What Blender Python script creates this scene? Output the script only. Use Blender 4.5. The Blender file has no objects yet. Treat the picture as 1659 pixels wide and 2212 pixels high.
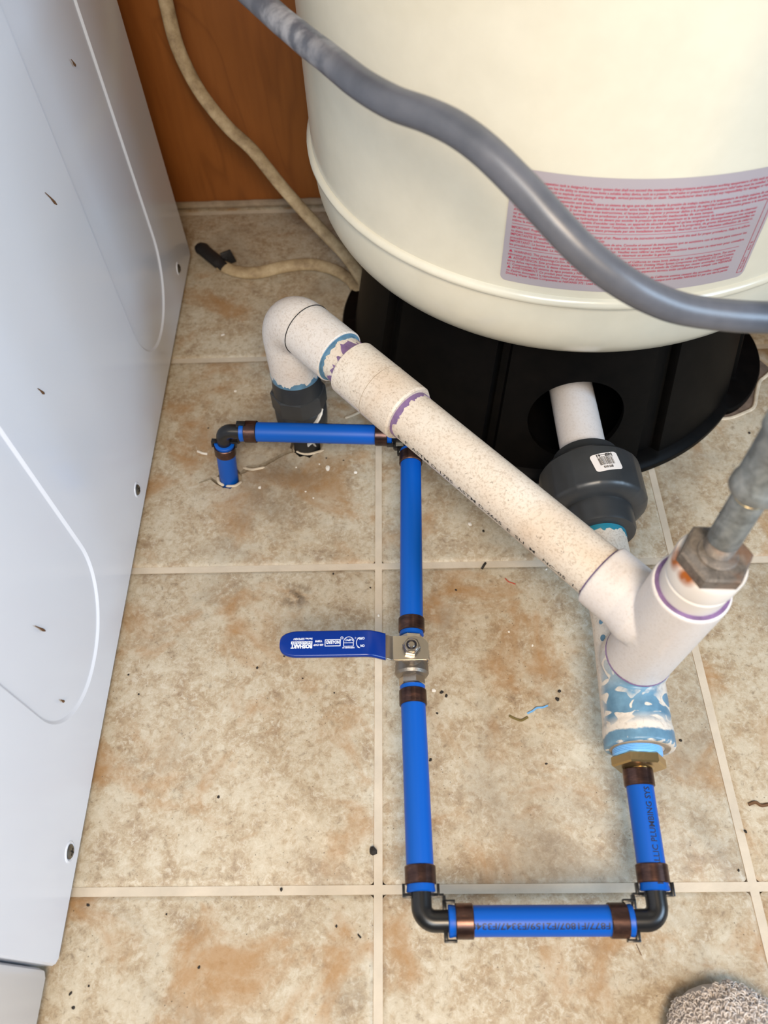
import bpy, bmesh, math, random
from mathutils import Vector, Matrix, noise
from mathutils.geometry import tessellate_polygon
random.seed(7)
R = math.radians
scene = bpy.context.scene
col = scene.collection

# ------------------------------------------------------------------ camera
IMW, IMH, FPX = 1659.0, 2212.0, 1657.34
PITCH, YAW, ROLL, CAMH = R(56.295), R(2.547), R(-3.279), 0.69537
CR = Vector((1, 0, 0)); CF = Vector((0, math.cos(PITCH), -math.sin(PITCH))); CU = Vector((0, math.sin(PITCH), math.cos(PITCH)))
_q = Matrix.Rotation(YAW, 3, 'Z')
CR, CF, CU = _q @ CR, _q @ CF, _q @ CU
CR, CU = math.cos(ROLL) * CR + math.sin(ROLL) * CU, -math.sin(ROLL) * CR + math.cos(ROLL) * CU
CAMP = Vector((0, 0, CAMH))
cd = bpy.data.cameras.new('camera'); cam = bpy.data.objects.new('camera', cd); col.objects.link(cam)
cam.matrix_world = Matrix(((CR.x, CU.x, -CF.x, 0), (CR.y, CU.y, -CF.y, 0), (CR.z, CU.z, -CF.z, CAMH), (0, 0, 0, 1)))
cd.sensor_fit = 'VERTICAL'; cd.sensor_height = 36.0; cd.lens = 36.0 * FPX / IMH
cd.clip_start = 0.02
cd.dof.use_dof = True; cd.dof.focus_distance = 0.70; cd.dof.aperture_fstop = 5.6
scene.camera = cam

# ------------------------------------------------------------------ light
w = bpy.data.worlds.new('world'); scene.world = w; w.use_nodes = True
bg = w.node_tree.nodes['Background']; bg.inputs[0].default_value = (0.86, 0.92, 1.0, 1); bg.inputs[1].default_value = 0.07

def area(name, loc, target, size, power, color, size_y=None):
    l = bpy.data.lights.new(name, 'AREA'); l.energy = power; l.color = color; l.size = size
    if size_y: l.shape = 'RECTANGLE'; l.size_y = size_y
    o = bpy.data.objects.new(name, l); col.objects.link(o); o.location = loc
    o.rotation_euler = (Vector(target) - Vector(loc)).to_track_quat('-Z', 'Y').to_euler()
    return o
area('window_daylight', (1.30, -0.35, 1.00), (-0.28, 0.35, 0.35), 0.6, 16, (0.55, 0.76, 1.0), 0.7)
area('doorway_daylight', (-0.18, -0.80, 1.50), (0.1, 0.45, 0.2), 0.6, 12, (0.86, 0.94, 1.0), 0.8)
area('ceiling_lamp', (0.10, -0.32, 1.08), (0.15, 0.05, 0), 0.30, 8.0, (1.0, 0.76, 0.50))

vs = scene.view_settings
vs.view_transform = 'Standard'; vs.look = 'None'; vs.gamma = 1.0; vs.use_curve_mapping = False; vs.exposure = 0.5

# ------------------------------------------------------------------ helpers
def ray(x, y): return CF + CR * ((x - IMW / 2) / FPX) - CU * ((y - IMH / 2) / FPX)
def at(x, y, z=0.0):
    d = ray(x, y); return CAMP + d * ((z - CAMH) / d.z)
def atd(x, y, depth): return CAMP + ray(x, y) * depth
def at_y(x, y, Y):
    d = ray(x, y); return CAMP + d * (Y / d.y)
V = Vector

def srgb(r, g, b):
    f = lambda c: c / 12.92 if c <= 0.04045 else ((c + 0.055) / 1.055) ** 2.4
    return (f(r / 255), f(g / 255), f(b / 255), 1)

class NT:
    def __init__(s, name):
        s.m = bpy.data.materials.new(name); s.m.use_nodes = True; s.t = s.m.node_tree; s.b = s.t.nodes['Principled BSDF']
    def n(s, typ, **kw):
        n = s.t.nodes.new(typ)
        for k, v in kw.items():
            if k == 'op': n.operation = v
            elif k == 'mode': n.blend_type = v
            else: setattr(n, k, v)
        return n
    def l(s, a, b): s.t.links.new(a, b)
    def pos(s):
        return s.n('ShaderNodeNewGeometry').outputs['Position']
    def noise(s, scale, vec=None, detail=4, rough=0.6, dist=0.0):
        n = s.n('ShaderNodeTexNoise'); n.inputs['Scale'].default_value = scale; n.inputs['Detail'].default_value = detail
        n.inputs['Roughness'].default_value = rough; n.inputs['Distortion'].default_value = dist
        if vec is None: vec = s.pos()
        s.l(vec, n.inputs['Vector']); return n.outputs['Fac']
    def ramp(s, fac, stops, interp='LINEAR'):
        r = s.n('ShaderNodeValToRGB'); r.color_ramp.interpolation = interp
        e = r.color_ramp.elements
        while len(e) < len(stops): e.new(0.5)
        for i, (p, c) in enumerate(stops):
            e[i].position = p; e[i].color = c if len(c) == 4 else (*c, 1)
        s.l(fac, r.inputs[0]); return r.outputs[0]
    def mix(s, fac, a, b, mode='MIX'):
        m = s.n('ShaderNodeMix', data_type='RGBA'); m.blend_type = mode
        if isinstance(fac, (int, float)): m.inputs[0].default_value = fac
        else: s.l(fac, m.inputs[0])
        for i, v in ((6, a), (7, b)):
            if isinstance(v, tuple): m.inputs[i].default_value = v
            else: s.l(v, m.inputs[i])
        return m.outputs[2]
    def math(s, op, a, b=None, clamp=False):
        m = s.n('ShaderNodeMath', op=op); m.use_clamp = clamp
        for i, v in ((0, a), (1, b)):
            if v is None: continue
            if isinstance(v, (int, float)): m.inputs[i].default_value = v
            else: s.l(v, m.inputs[i])
        return m.outputs[0]
    def vadd(s, a, b):
        m = s.n('ShaderNodeVectorMath', op='ADD'); s.l(a, m.inputs[0])
        if isinstance(b, tuple): m.inputs[1].default_value = b
        else: s.l(b, m.inputs[1])
        return m.outputs[0]
    def vmul(s, a, b):
        m = s.n('ShaderNodeVectorMath', op='MULTIPLY'); s.l(a, m.inputs[0]); m.inputs[1].default_value = b; return m.outputs[0]
    def near(s, p, r0, r1):
        """1 inside r0 of world point p, 0 beyond r1"""
        m = s.n('ShaderNodeVectorMath', op='DISTANCE'); s.l(s.pos(), m.inputs[0]); m.inputs[1].default_value = tuple(p)
        mr = s.n('ShaderNodeMapRange'); s.l(m.outputs['Value'], mr.inputs[0])
        mr.inputs[1].default_value = r0; mr.inputs[2].default_value = r1; mr.inputs[3].default_value = 1; mr.inputs[4].default_value = 0
        return mr.outputs[0]
    def bump(s, h, strength, dist=0.001):
        b = s.n('ShaderNodeBump'); b.inputs['Strength'].default_value = strength; b.inputs['Distance'].default_value = dist
        s.l(h, b.inputs['Height']); s.l(b.outputs[0], s.b.inputs['Normal'])
    def set(s, color=None, rough=None, metal=None, spec=None, coat=None):
        for k, v in (('Base Color', color), ('Roughness', rough), ('Metallic', metal), ('Specular IOR Level', spec), ('Coat Weight', coat)):
            if v is None: continue
            if isinstance(v, (int, float, tuple)): s.b.inputs[k].default_value = v
            else: s.l(v, s.b.inputs[k])
        return s.m

def plain(name, color, rough=0.5, metal=0.0, spec=0.5, bump=None, vary=None):
    t = NT(name); c = color
    if vary:
        sc, amt = vary
        dark = tuple(x * (1 - amt) for x in color[:3]) + (1,); lite = tuple(min(1, x * (1 + amt)) for x in color[:3]) + (1,)
        c = t.ramp(t.noise(sc), [(0.3, dark), (0.7, lite)])
    if bump: t.bump(t.noise(bump[0]), bump[1])
    return t.set(c, rough, metal, spec)

# ------------------------------------------------------------------ materials
def make_tile():
    t = NT('stone_look_tile')
    oi = t.n('ShaderNodeObjectInfo')
    comb = t.n('ShaderNodeCombineXYZ')
    t.l(t.math('MULTIPLY', oi.outputs['Random'], 13.0), comb.inputs[2]); t.l(t.math('MULTIPLY', oi.outputs['Random'], 7.0), comb.inputs[0])
    v = t.vadd(t.pos(), comb.outputs[0])
    n1 = t.noise(9, v, 8, 0.66, 0.15)
    base = t.ramp(n1, [(0.30, srgb(158, 135, 105)), (0.46, srgb(174, 159, 135)), (0.56, srgb(182, 171, 150)), (0.70, srgb(164, 154, 135))])
    n2 = t.noise(34, t.vadd(v, (3, 1, 5)), 10, 0.78, 0.15)
    b2 = t.ramp(n2, [(0.34, srgb(133, 108, 83)), (0.46, srgb(169, 150, 123)), (0.56, srgb(191, 180, 159)), (0.68, srgb(196, 188, 170))])
    c = t.mix(0.68, base, b2)
    n3 = t.noise(170, t.vadd(v, (9, 4, 2)), 7, 0.8, 0.5)
    c = t.mix(t.ramp(n3, [(0.50, (0, 0, 0)), (0.62, (0.75, 0.75, 0.75))]), c, srgb(201, 193, 176))
    c = t.mix(t.ramp(n3, [(0.34, (0.6, 0.6, 0.6)), (0.45, (0, 0, 0))]), c, srgb(107, 89, 71))
    # rusty ochre clouds
    n4 = t.noise(13, t.vadd(v, (20, 2, 7)), 5, 0.6, 0.5)
    c = t.mix(t.ramp(n4, [(0.53, (0, 0, 0)), (0.68, (0.75, 0.75, 0.75))]), c, srgb(160, 120, 74))
    # grey soil settled in the pores
    n5 = t.noise(6.5, t.vadd(v, (1, 22, 3)), 6, 0.65, 0.4)
    c = t.mix(t.ramp(n5, [(0.52, (0, 0, 0)), (0.72, (0.55, 0.55, 0.55))]), c, srgb(121, 113, 101))
    # fine dark specks
    vo = t.n('ShaderNodeTexVoronoi'); vo.inputs['Scale'].default_value = 210; t.l(v, vo.inputs['Vector'])
    sp = t.math('MULTIPLY', t.math('LESS_THAN', vo.outputs['Distance'], 0.11), t.math('GREATER_THAN', t.noise(30, t.vadd(v, (4, 4, 4)), 3), 0.57))
    c = t.mix(t.math('MULTIPLY', sp, 0.6), c, srgb(52, 43, 34))
    # one sooty smudge, and dirt tracked round the floor pipes
    sm = t.math('MULTIPLY', t.near(at(640, 1290), 0.002, 0.019), t.ramp(t.noise(120), [(0.38, (0, 0, 0)), (0.60, (1, 1, 1))]))
    c = t.mix(t.math('MULTIPLY', sm, 0.8), c, srgb(56, 50, 43))
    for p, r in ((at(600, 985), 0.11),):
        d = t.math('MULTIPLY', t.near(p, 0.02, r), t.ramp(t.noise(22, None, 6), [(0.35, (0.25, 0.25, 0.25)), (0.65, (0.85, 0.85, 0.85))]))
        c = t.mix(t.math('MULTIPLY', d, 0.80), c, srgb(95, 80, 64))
    t.bump(t.math('ADD', t.math('MULTIPLY', n3, 0.6), n2), 0.38, 0.0012)
    rr = t.ramp(n3, [(0.3, (0.55, 0.55, 0.55)), (0.65, (0.33, 0.33, 0.33))])
    return t.set(c, rr, 0, 0.45)

def make_pvc(name, grime=0.5, tint=srgb(214, 205, 192), streak=True):
    t = NT(name)
    n1 = t.noise(430, None, 5, 0.7, 0.5); n2 = t.noise(14, None, 4)
    c = t.mix(t.math('MULTIPLY', t.ramp(n2, [(0.40, (0, 0, 0)), (0.72, (1, 1, 1))]), grime * 0.75), tint, srgb(190, 160, 128))
    k = t.math('MULTIPLY', t.ramp(n1, [(0.50, (0, 0, 0)), (0.62, (1, 1, 1))]), grime * 0.75)
    c = t.mix(k, c, srgb(150, 128, 104))
    n3 = t.noise(420, None, 4, 0.6)
    k2 = t.math('MULTIPLY', t.math('GREATER_THAN', n3, 0.66), t.ramp(t.noise(30), [(0.4, (0, 0, 0)), (0.6, (1, 1, 1))]))
    c = t.mix(t.math('MULTIPLY', k2, grime), c, srgb(72, 56, 42))
    t.bump(n1, 0.08, 0.0005)
    return t.set(c, 0.38, 0, 0.45)

def make_tee_primed():
    t = NT('pvc_with_blue_primer')
    n1 = t.noise(190, None, 6, 0.7, 1.5)
    c = t.mix(t.math('MULTIPLY', t.ramp(n1, [(0.50, (0, 0, 0)), (0.66, (1, 1, 1))]), 0.35), srgb(214, 206, 195), srgb(140, 120, 98))
    sp = t.noise(52, t.vmul(t.pos(), (0.62, 1.25, 1.0)), 2, 0.35, 1.6)
    sep = t.n('ShaderNodeSeparateXYZ'); t.l(t.pos(), sep.inputs[0])
    mr = t.n('ShaderNodeMapRange'); t.l(sep.outputs[1], mr.inputs[0]); mr.inputs[1].default_value = 0.262; mr.inputs[2].default_value = 0.222
    m2 = t.n('ShaderNodeMapRange'); t.l(sep.outputs[1], m2.inputs[0]); m2.inputs[1].default_value = 0.193; m2.inputs[2].default_value = 0.202
    reg = t.math('MULTIPLY', mr.outputs[0], m2.outputs[0])
    m3 = t.n('ShaderNodeMapRange'); t.l(sep.outputs[2], m3.inputs[0]); m3.inputs[1].default_value = 0.080; m3.inputs[2].default_value = 0.090
    reg = t.math('MULTIPLY', reg, m3.outputs[0])
    blot = t.math('MULTIPLY', t.ramp(sp, [(0.44, (0, 0, 0)), (0.465, (1, 1, 1))]), reg)
    # run of primer at the joint with the tee above and at the open end
    jn = t.math('MULTIPLY', t.near((0.188, 0.232, 0.110), 0.018, 0.025), t.ramp(t.noise(60), [(0.35, (0.4, 0.4, 0.4)), (0.5, (1, 1, 1))]))
    m4 = t.n('ShaderNodeMapRange'); t.l(t.math('ADD', sep.outputs[1], t.math('MULTIPLY', t.noise(70), 0.010)), m4.inputs[0]); m4.inputs[1].default_value = 0.1950; m4.inputs[2].default_value = 0.1935
    m5 = t.n('ShaderNodeMapRange'); t.l(t.math('ADD', sep.outputs[1], t.math('MULTIPLY', t.noise(95), 0.016)), m5.inputs[0]); m5.inputs[1].default_value = 0.1868; m5.inputs[2].default_value = 0.1880
    m6 = t.math('MULTIPLY', m4.outputs[0], m5.outputs[0])
    allm = t.math('MAXIMUM', t.math('MAXIMUM', blot, jn), m6)
    pr = t.ramp(t.noise(80, None, 5), [(0.3, srgb(68, 112, 140)), (0.7, srgb(98, 144, 172))])
    c = t.mix(t.math('MULTIPLY', allm, 0.95), c, pr)
    t.bump(n1, 0.06, 0.0005)
    return t.set(c, 0.36, 0, 0.45)

def make_wood(name, c0, c1, c2):
    t = NT(name)
    v = t.vmul(t.pos(), (1.0, 1.0, 0.45))
    n = t.noise(3.2, v, 3, 0.5, 0.8)
    ringv = t.math('FRACT', t.math('MULTIPLY', n, 5.0))
    line = t.ramp(ringv, [(0.0, (1, 1, 1)), (0.05, (0.15, 0.15, 0.15)), (0.3, (0, 0, 0)), (0.96, (0, 0, 0)), (1.0, (1, 1, 1))])
    c = t.ramp(t.noise(6, v, 5), [(0.3, c0), (0.7, c1)])
    c = t.mix(t.math('MULTIPLY', line, 0.28), c, c2)
    fine = t.noise(90, t.vmul(t.pos(), (1, 1, 0.08)), 4)
    c = t.mix(t.math('MULTIPLY', t.ramp(fine, [(0.45, (0, 0, 0)), (0.7, (1, 1, 1))]), 0.25), c, c2)
    t.bump(fine, 0.1, 0.0006)
    return t.set(c, 0.45, 0, 0.4)

def make_galv():
    t = NT('galvanised_steel')
    n = t.noise(110, None, 6, 0.7, 0.6); n2 = t.noise(28, None, 4)
    c = t.ramp(n, [(0.32, srgb(96, 100, 100)), (0.55, srgb(138, 144, 145)), (0.72, srgb(165, 168, 166))])
    c = t.mix(t.math('MULTIPLY', t.ramp(n2, [(0.45, (0, 0, 0)), (0.7, (1, 1, 1))]), 0.45), c, srgb(108, 100, 90))
    t.bump(n, 0.25, 0.0008)
    return t.set(c, 0.5, 0.45, 0.5)

def make_rusty():
    t = NT('weathered_iron')
    n = t.noise(95, None, 6, 0.75, 0.8); n2 = t.noise(36, None, 5)
    c = t.ramp(n, [(0.30, srgb(70, 64, 58)), (0.52, srgb(112, 104, 96)), (0.70, srgb(140, 128, 116))])
    c = t.mix(t.math('MULTIPLY', t.ramp(n2, [(0.5, (0, 0, 0)), (0.66, (1, 1, 1))]), 0.6), c, srgb(122, 82, 52))
    t.bump(n, 0.5, 0.0012)
    return t.set(c, 0.6, 0.35, 0.5)

def make_rim():
    t = NT('pvc_with_rust_stain')
    n = t.noise(60, None, 5)
    k = t.math('MULTIPLY', t.math('MAXIMUM', t.near(V(at(1462, 1205, 0.269)), 0.004, 0.010), t.near(V(at(1482, 1246, 0.269)), 0.003, 0.008)), t.ramp(n, [(0.3, (0.3, 0.3, 0.3)), (0.5, (1, 1, 1))]))
    c = t.mix(k, srgb(212, 206, 200), srgb(150, 84, 34))
    return t.set(c, 0.4, 0, 0.45)

def make_copper():
    t = NT('dark_copper')
    n = t.noise(60, t.vmul(t.pos(), (1, 3, 1)), 5)
    c = t.ramp(n, [(0.3, srgb(58, 44, 42)), (0.55, srgb(86, 64, 58)), (0.75, srgb(128, 90, 76))])
    return t.set(c, 0.30, 0.85, 0.5)

def make_tank():
    t = NT('cream_paint')
    n = t.noise(40, None, 3)
    c = t.ramp(n, [(0.3, srgb(211, 206, 188)), (0.7, srgb(216, 211, 193))])
    t.bump(t.noise(500, None, 2), 0.02, 0.0003)
    return t.set(c, 0.24, 0, 0.5, 0.15)

def make_cable():
    t = NT('tan_cable_sheath')
    n = t.noise(45, t.vmul(t.pos(), (1, 1, 1)), 6, 0.7)
    c = t.ramp(n, [(0.3, srgb(126, 106, 80)), (0.5, srgb(168, 148, 116)), (0.7, srgb(192, 174, 142))])
    t.bump(n, 0.2, 0.0008)
    return t.set(c, 0.6, 0, 0.3)

def make_hose():
    t = NT('grey_hose_rubber')
    n = t.noise(60, None, 5); n2 = t.noise(35, None, 5)
    c = t.ramp(n2, [(0.3, srgb(78, 81, 89)), (0.7, srgb(96, 98, 106))])
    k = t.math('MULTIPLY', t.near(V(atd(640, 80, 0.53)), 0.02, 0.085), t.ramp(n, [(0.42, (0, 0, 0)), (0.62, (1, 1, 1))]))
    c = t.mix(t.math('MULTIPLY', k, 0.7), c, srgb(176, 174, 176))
    t.bump(n, 0.10, 0.001)
    return t.set(c, 0.36, 0, 0.5)

def make_black_stand():
    t = NT('black_plastic')
    n = t.noise(55, None, 5)
    c = t.ramp(n, [(0.35, srgb(5, 5, 5)), (0.7, srgb(11, 9, 8))])
    t.bump(t.noise(700, None, 2), 0.08, 0.0003)
    return t.set(c, 0.5, 0, 0.08)

M = dict(
    tile=make_tile(), grout=plain('grout', srgb(192, 180, 162), 0.75, vary=(24, 0.12), bump=(260, 0.3)),
    tile_edge=plain('soiled_tile_edge', srgb(150, 128, 100), 0.55, vary=(60, 0.3)),
    subfloor=plain('dark_subfloor', srgb(46, 38, 30), 0.9, vary=(80, 0.5)),
    ply=make_wood('stained_plywood', srgb(134, 78, 32), srgb(156, 95, 44), srgb(96, 52, 20)),
    trimw=plain('dusty_caulk', srgb(150, 134, 114), 0.8, vary=(60, 0.25), bump=(150, 0.5)),
    bare=plain('bare_concrete', srgb(96, 80, 68), 0.9, vary=(70, 0.35), bump=(160, 0.6)),
    torn=plain('torn_vinyl_edge', srgb(200, 186, 164), 0.8, vary=(70, 0.25)),
    white=plain('white_enamel', srgb(224, 229, 239), 0.16, 0, 0.5), whited=plain('white_enamel_door', srgb(224, 222, 222), 0.25),
    dark=plain('dark_void', srgb(22, 21, 20), 0.8), screw=plain('screw_steel', srgb(120, 118, 112), 0.35, 0.9),
    tank=make_tank(), stand=make_black_stand(), lab=plain('label_film', srgb(166, 158, 164), 0.35),
    red=plain('red_ink', srgb(178, 46, 76), 0.5), pink=plain('pink_ink', srgb(208, 140, 156), 0.5),
    cable=make_cable(), tape=plain('black_tape', srgb(30, 29, 30), 0.6, bump=(120, 0.6)), hose=make_hose(),
    pvc=make_pvc('weathered_pvc', 0.62), pvc_clean=make_pvc('pvc_white', 0.20, srgb(212, 207, 205)), pvc_elbow=make_pvc('scuffed_pvc', 0.42, srgb(214, 210, 206)),
    tee_primed=make_tee_primed(), purple=plain('purple_primer', srgb(116, 92, 130), 0.35, vary=(120, 0.3)), blueprimer=plain('blue_primer', srgb(88, 124, 148), 0.35, vary=(90, 0.3)),
    teal=plain('teal_primer', srgb(40, 128, 150), 0.3), greypvc=plain('grey_pvc', srgb(46, 48, 50), 0.36, vary=(50, 0.12)),
    blackpipe=plain('black_poly_pipe', srgb(26, 26, 26), 0.5, vary=(60, 0.3)), smear=plain('white_sealant', srgb(206, 204, 198), 0.5, bump=(200, 0.5)),
    galv=make_galv(), rust=make_rusty(), rim=make_rim(), copper=make_copper(), copseam=plain('copper_edge', srgb(176, 116, 92), 0.28, 0.9),
    pex=plain('blue_pex', srgb(0, 80, 172), 0.40, 0, 0.3), fit=plain('black_fitting', srgb(24, 24, 25), 0.30, 0, 0.5),
    ink=plain('black_ink', srgb(10, 18, 50), 0.5), inkb=plain('dark_ink', srgb(34, 32, 32), 0.6),
    nickel=plain('nickel_plate', srgb(186, 176, 164), 0.24, 1.0, bump=(300, 0.05)), nickelr=plain('cast_nickel', srgb(150, 142, 132), 0.42, 1.0, bump=(500, 0.25)),
    grip=plain('blue_vinyl_grip', srgb(2, 42, 122), 0.26, 0, 0.4), whiteink=plain('white_ink', srgb(226, 232, 240), 0.5),
    brass=plain('brass', srgb(190, 164, 116), 0.3, 0.95, bump=(400, 0.12)), ptfe=plain('light_blue_tape', srgb(112, 172, 226), 0.35),
    blackring=plain('black_seal', srgb(14, 14, 30), 0.4), sticker=plain('paper_sticker', srgb(222, 214, 208), 0.55),
    fleece=plain('grey_fleece', srgb(196, 190, 186), 0.95, 0, 0.1, bump=(300, 0.8)), yarn=plain('grey_yarn', srgb(216, 208, 202), 0.95, 0, 0.1),
    crumb=plain('dark_crumb', srgb(36, 30, 24), 0.8), chip=plain('white_chip', srgb(226, 220, 210), 0.6), brown=plain('dry_brown', srgb(98, 68, 40), 0.8),
    redthread=plain('red_thread', srgb(170, 70, 52), 0.8), olive=plain('olive_flake', srgb(112, 98, 56), 0.7),
)

# ------------------------------------------------------------------ object helpers
def tag(o, label, cat, group=None):
    o['label'] = label; o['category'] = cat
    if group: o['group'] = group
    return o
def thing(name, label, cat, loc, group=None):
    o = bpy.data.objects.new(name, None); col.objects.link(o); o.location = loc; o.empty_display_size = 0.02
    return tag(o, label, cat, group)
def finish(me, smooth=35):
    if smooth:
        for p in me.polygons: p.use_smooth = True
        me.set_sharp_from_angle(angle=R(smooth))
def origin_of(parent):
    o = V((0, 0, 0))
    while parent is not None:
        o += parent.location; parent = parent.parent
    return o
def obj(name, bm, mat, parent=None, smooth=35, loc=None):
    """bm holds world coordinates; the object's origin goes to its parent's origin, or to loc"""
    base = origin_of(parent)
    own = V(loc) - base if loc is not None else V((0, 0, 0))
    sh = base + own
    if isinstance(bm, bpy.types.Mesh):
        me = bm; me.name = name; me.transform(Matrix.Translation(-sh))
    else:
        bmesh.ops.translate(bm, vec=-sh, verts=bm.verts)
        me = bpy.data.meshes.new(name); bm.to_mesh(me); bm.free()
    me.materials.clear(); me.materials.append(M[mat] if isinstance(mat, str) else mat)
    finish(me, smooth)
    o = bpy.data.objects.new(name, me); col.objects.link(o); o.location = own
    if parent: o.parent = parent
    return o
def struct(name, bm, mat, label, cat, smooth=0, loc=None):
    o = obj(name, bm, mat, None, smooth, loc); o['kind'] = 'structure'; o['label'] = label; o['category'] = cat; return o

def frame(d):
    d = V(d).normalized(); a = V((0, 0, 1)) if abs(d.z) < 0.9 else V((1, 0, 0))
    x = a.cross(d).normalized(); return d, x, d.cross(x)
def lathe(bm, O, d, prof, seg=48, cap=True, rfun=None):
    """prof: list of (r, h) along d from O"""
    O = V(O); d, x, y = frame(d); rings = []
    for r, h in prof:
        ring = []
        for k in range(seg):
            a = 2 * math.pi * k / seg; rr = r * (rfun(a, h) if rfun else 1.0)
            ring.append(bm.verts.new(O + d * h + (x * math.cos(a) + y * math.sin(a)) * rr))
        rings.append(ring)
    for i in range(len(rings) - 1):
        for k in range(seg):
            bm.faces.new((rings[i][k], rings[i][(k + 1) % seg], rings[i + 1][(k + 1) % seg], rings[i + 1][k]))
    if cap:
        bm.faces.new(rings[0][::-1]); bm.faces.new(rings[-1])
    else:
        pass
    return bm
def ringbody(bm, O, d, r0, r1, h0, h1, seg=48, bev=0.0004, rfun=None):
    """closed tube of inner radius r0, outer r1"""
    O = V(O); d, x, y = frame(d)
    prof = [(r0, h0), (r1 - bev, h0), (r1, h0 + bev), (r1, h1 - bev), (r1 - bev, h1), (r0, h1)]
    rings = []
    for r, h in prof:
        ring = []
        for k in range(seg):
            a = 2 * math.pi * k / seg; rr = r * (rfun(a, h) if rfun and r > r0 else 1.0)
            ring.append(bm.verts.new(O + d * h + (x * math.cos(a) + y * math.sin(a)) * rr))
        rings.append(ring)
    n = len(rings)
    for i in range(n):
        for k in range(seg):
            bm.faces.new((rings[i][k], rings[i][(k + 1) % seg], rings[(i + 1) % n][(k + 1) % seg], rings[(i + 1) % n][k]))
    return bm
def tube(bm, pts, rad, seg=24, cap=True, flat=None, up=None):
    """swept tube; rad number or list; flat=(a,b) elliptical factors with 'up' as the b axis"""
    pts = [V(p) for p in pts]; n = len(pts)
    rads = rad if isinstance(rad, (list, tuple)) else [rad] * n
    tang = [(pts[min(i + 1, n - 1)] - pts[max(i - 1, 0)]).normalized() for i in range(n)]
    nrm = V(up) if up else (V((0, 0, 1)) if abs(tang[0].z) < 0.9 else V((1, 0, 0)))
    rings = []
    for i in range(n):
        t = tang[i]; nrm = (nrm - t * nrm.dot(t)).normalized(); b = t.cross(nrm); ring = []
        fa, fb = flat if flat else (1, 1)
        for k in range(seg):
            a = 2 * math.pi * k / seg
            ring.append(bm.verts.new(pts[i] + (b * math.cos(a) * fa + nrm * math.sin(a) * fb) * rads[i]))
        rings.append(ring)
        if up: nrm = V(up)
    for i in range(n - 1):
        for k in range(seg):
            bm.faces.new((rings[i][k], rings[i][(k + 1) % seg], rings[i + 1][(k + 1) % seg], rings[i + 1][k]))
    if cap: bm.faces.new(rings[0][::-1]); bm.faces.new(rings[-1])
    return bm
def spline(pts, n=8):
    """Catmull-Rom through pts"""
    p = [V(q) for q in pts]; p = [p[0] * 2 - p[1]] + p + [p[-1] * 2 - p[-2]]; out = []
    for i in range(1, len(p) - 2):
        for k in range(n):
            t = k / n; a, b, c, d = p[i - 1], p[i], p[i + 1], p[i + 2]
            out.append(0.5 * ((2 * b) + (c - a) * t + (2 * a - 5 * b + 4 * c - d) * t * t + (3 * b - a - 3 * c + d) * t ** 3))
    out.append(p[-2]); return out
def box(bm, c, sx, sy, sz, X=(1, 0, 0), Y=(0, 1, 0), Z=(0, 0, 1), bev=0.0):
    c, X, Y, Z = V(c), V(X).normalized(), V(Y).normalized(), V(Z).normalized(); b2 = bmesh.new()
    vs = [b2.verts.new(c + X * sx * i / 2 + Y * sy * j / 2 + Z * sz * k / 2) for i in (-1, 1) for j in (-1, 1) for k in (-1, 1)]
    for f in ((0, 1, 3, 2), (4, 6, 7, 5), (0, 4, 5, 1), (2, 3, 7, 6), (0, 2, 6, 4), (1, 5, 7, 3)): b2.faces.new([vs[i] for i in f])
    bmesh.ops.recalc_face_normals(b2, faces=b2.faces)
    if bev: bmesh.ops.bevel(b2, geom=list(b2.edges), offset=bev, segments=2, affect='EDGES', profile=0.5)
    me = bpy.data.meshes.new('t'); b2.to_mesh(me); b2.free(); bm.from_mesh(me); bpy.data.meshes.remove(me); return bm
def prism(bm, outline, z0, z1, top_bev=0.0):
    n = len(outline)
    bot = [bm.verts.new((p[0], p[1], z0)) for p in outline]; top = [bm.verts.new((p[0], p[1], z1)) for p in outline]
    bm.faces.new(bot[::-1]); bm.faces.new(top)
    for i in range(n): bm.faces.new((bot[i], bot[(i + 1) % n], top[(i + 1) % n], top[i]))
    return bm
def hexprism(bm, O, d, rc, h0, h1, ch=0.0012, rot=0.0, n=6):
    O = V(O); d, x, y = frame(d); rings = []
    for r, h in ((rc * 0.93, h0), (rc, h0 + ch), (rc, h1 - ch), (rc * 0.93, h1)):
        rings.append([bm.verts.new(O + d * h + (x * math.cos(rot + 2 * math.pi * k / n) + y * math.sin(rot + 2 * math.pi * k / n)) * r) for k in range(n)])
    for i in range(3):
        for k in range(n): bm.faces.new((rings[i][k], rings[i][(k + 1) % n], rings[i + 1][(k + 1) % n], rings[i + 1][k]))
    bm.faces.new(rings[0][::-1]); bm.faces.new(rings[-1]); return bm
def evaluated(bm, mods):
    me = bpy.data.meshes.new('t'); bm.to_mesh(me); bm.free(); o = bpy.data.objects.new('t', me); col.objects.link(o)
    for typ, kw in mods:
        m = o.modifiers.new('m', typ)
        for k, v in kw.items(): setattr(m, k, v)
    dg = bpy.context.evaluated_depsgraph_get(); r = bpy.data.meshes.new_from_object(o.evaluated_get(dg))
    bpy.data.objects.remove(o); bpy.data.meshes.remove(me); return r
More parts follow.
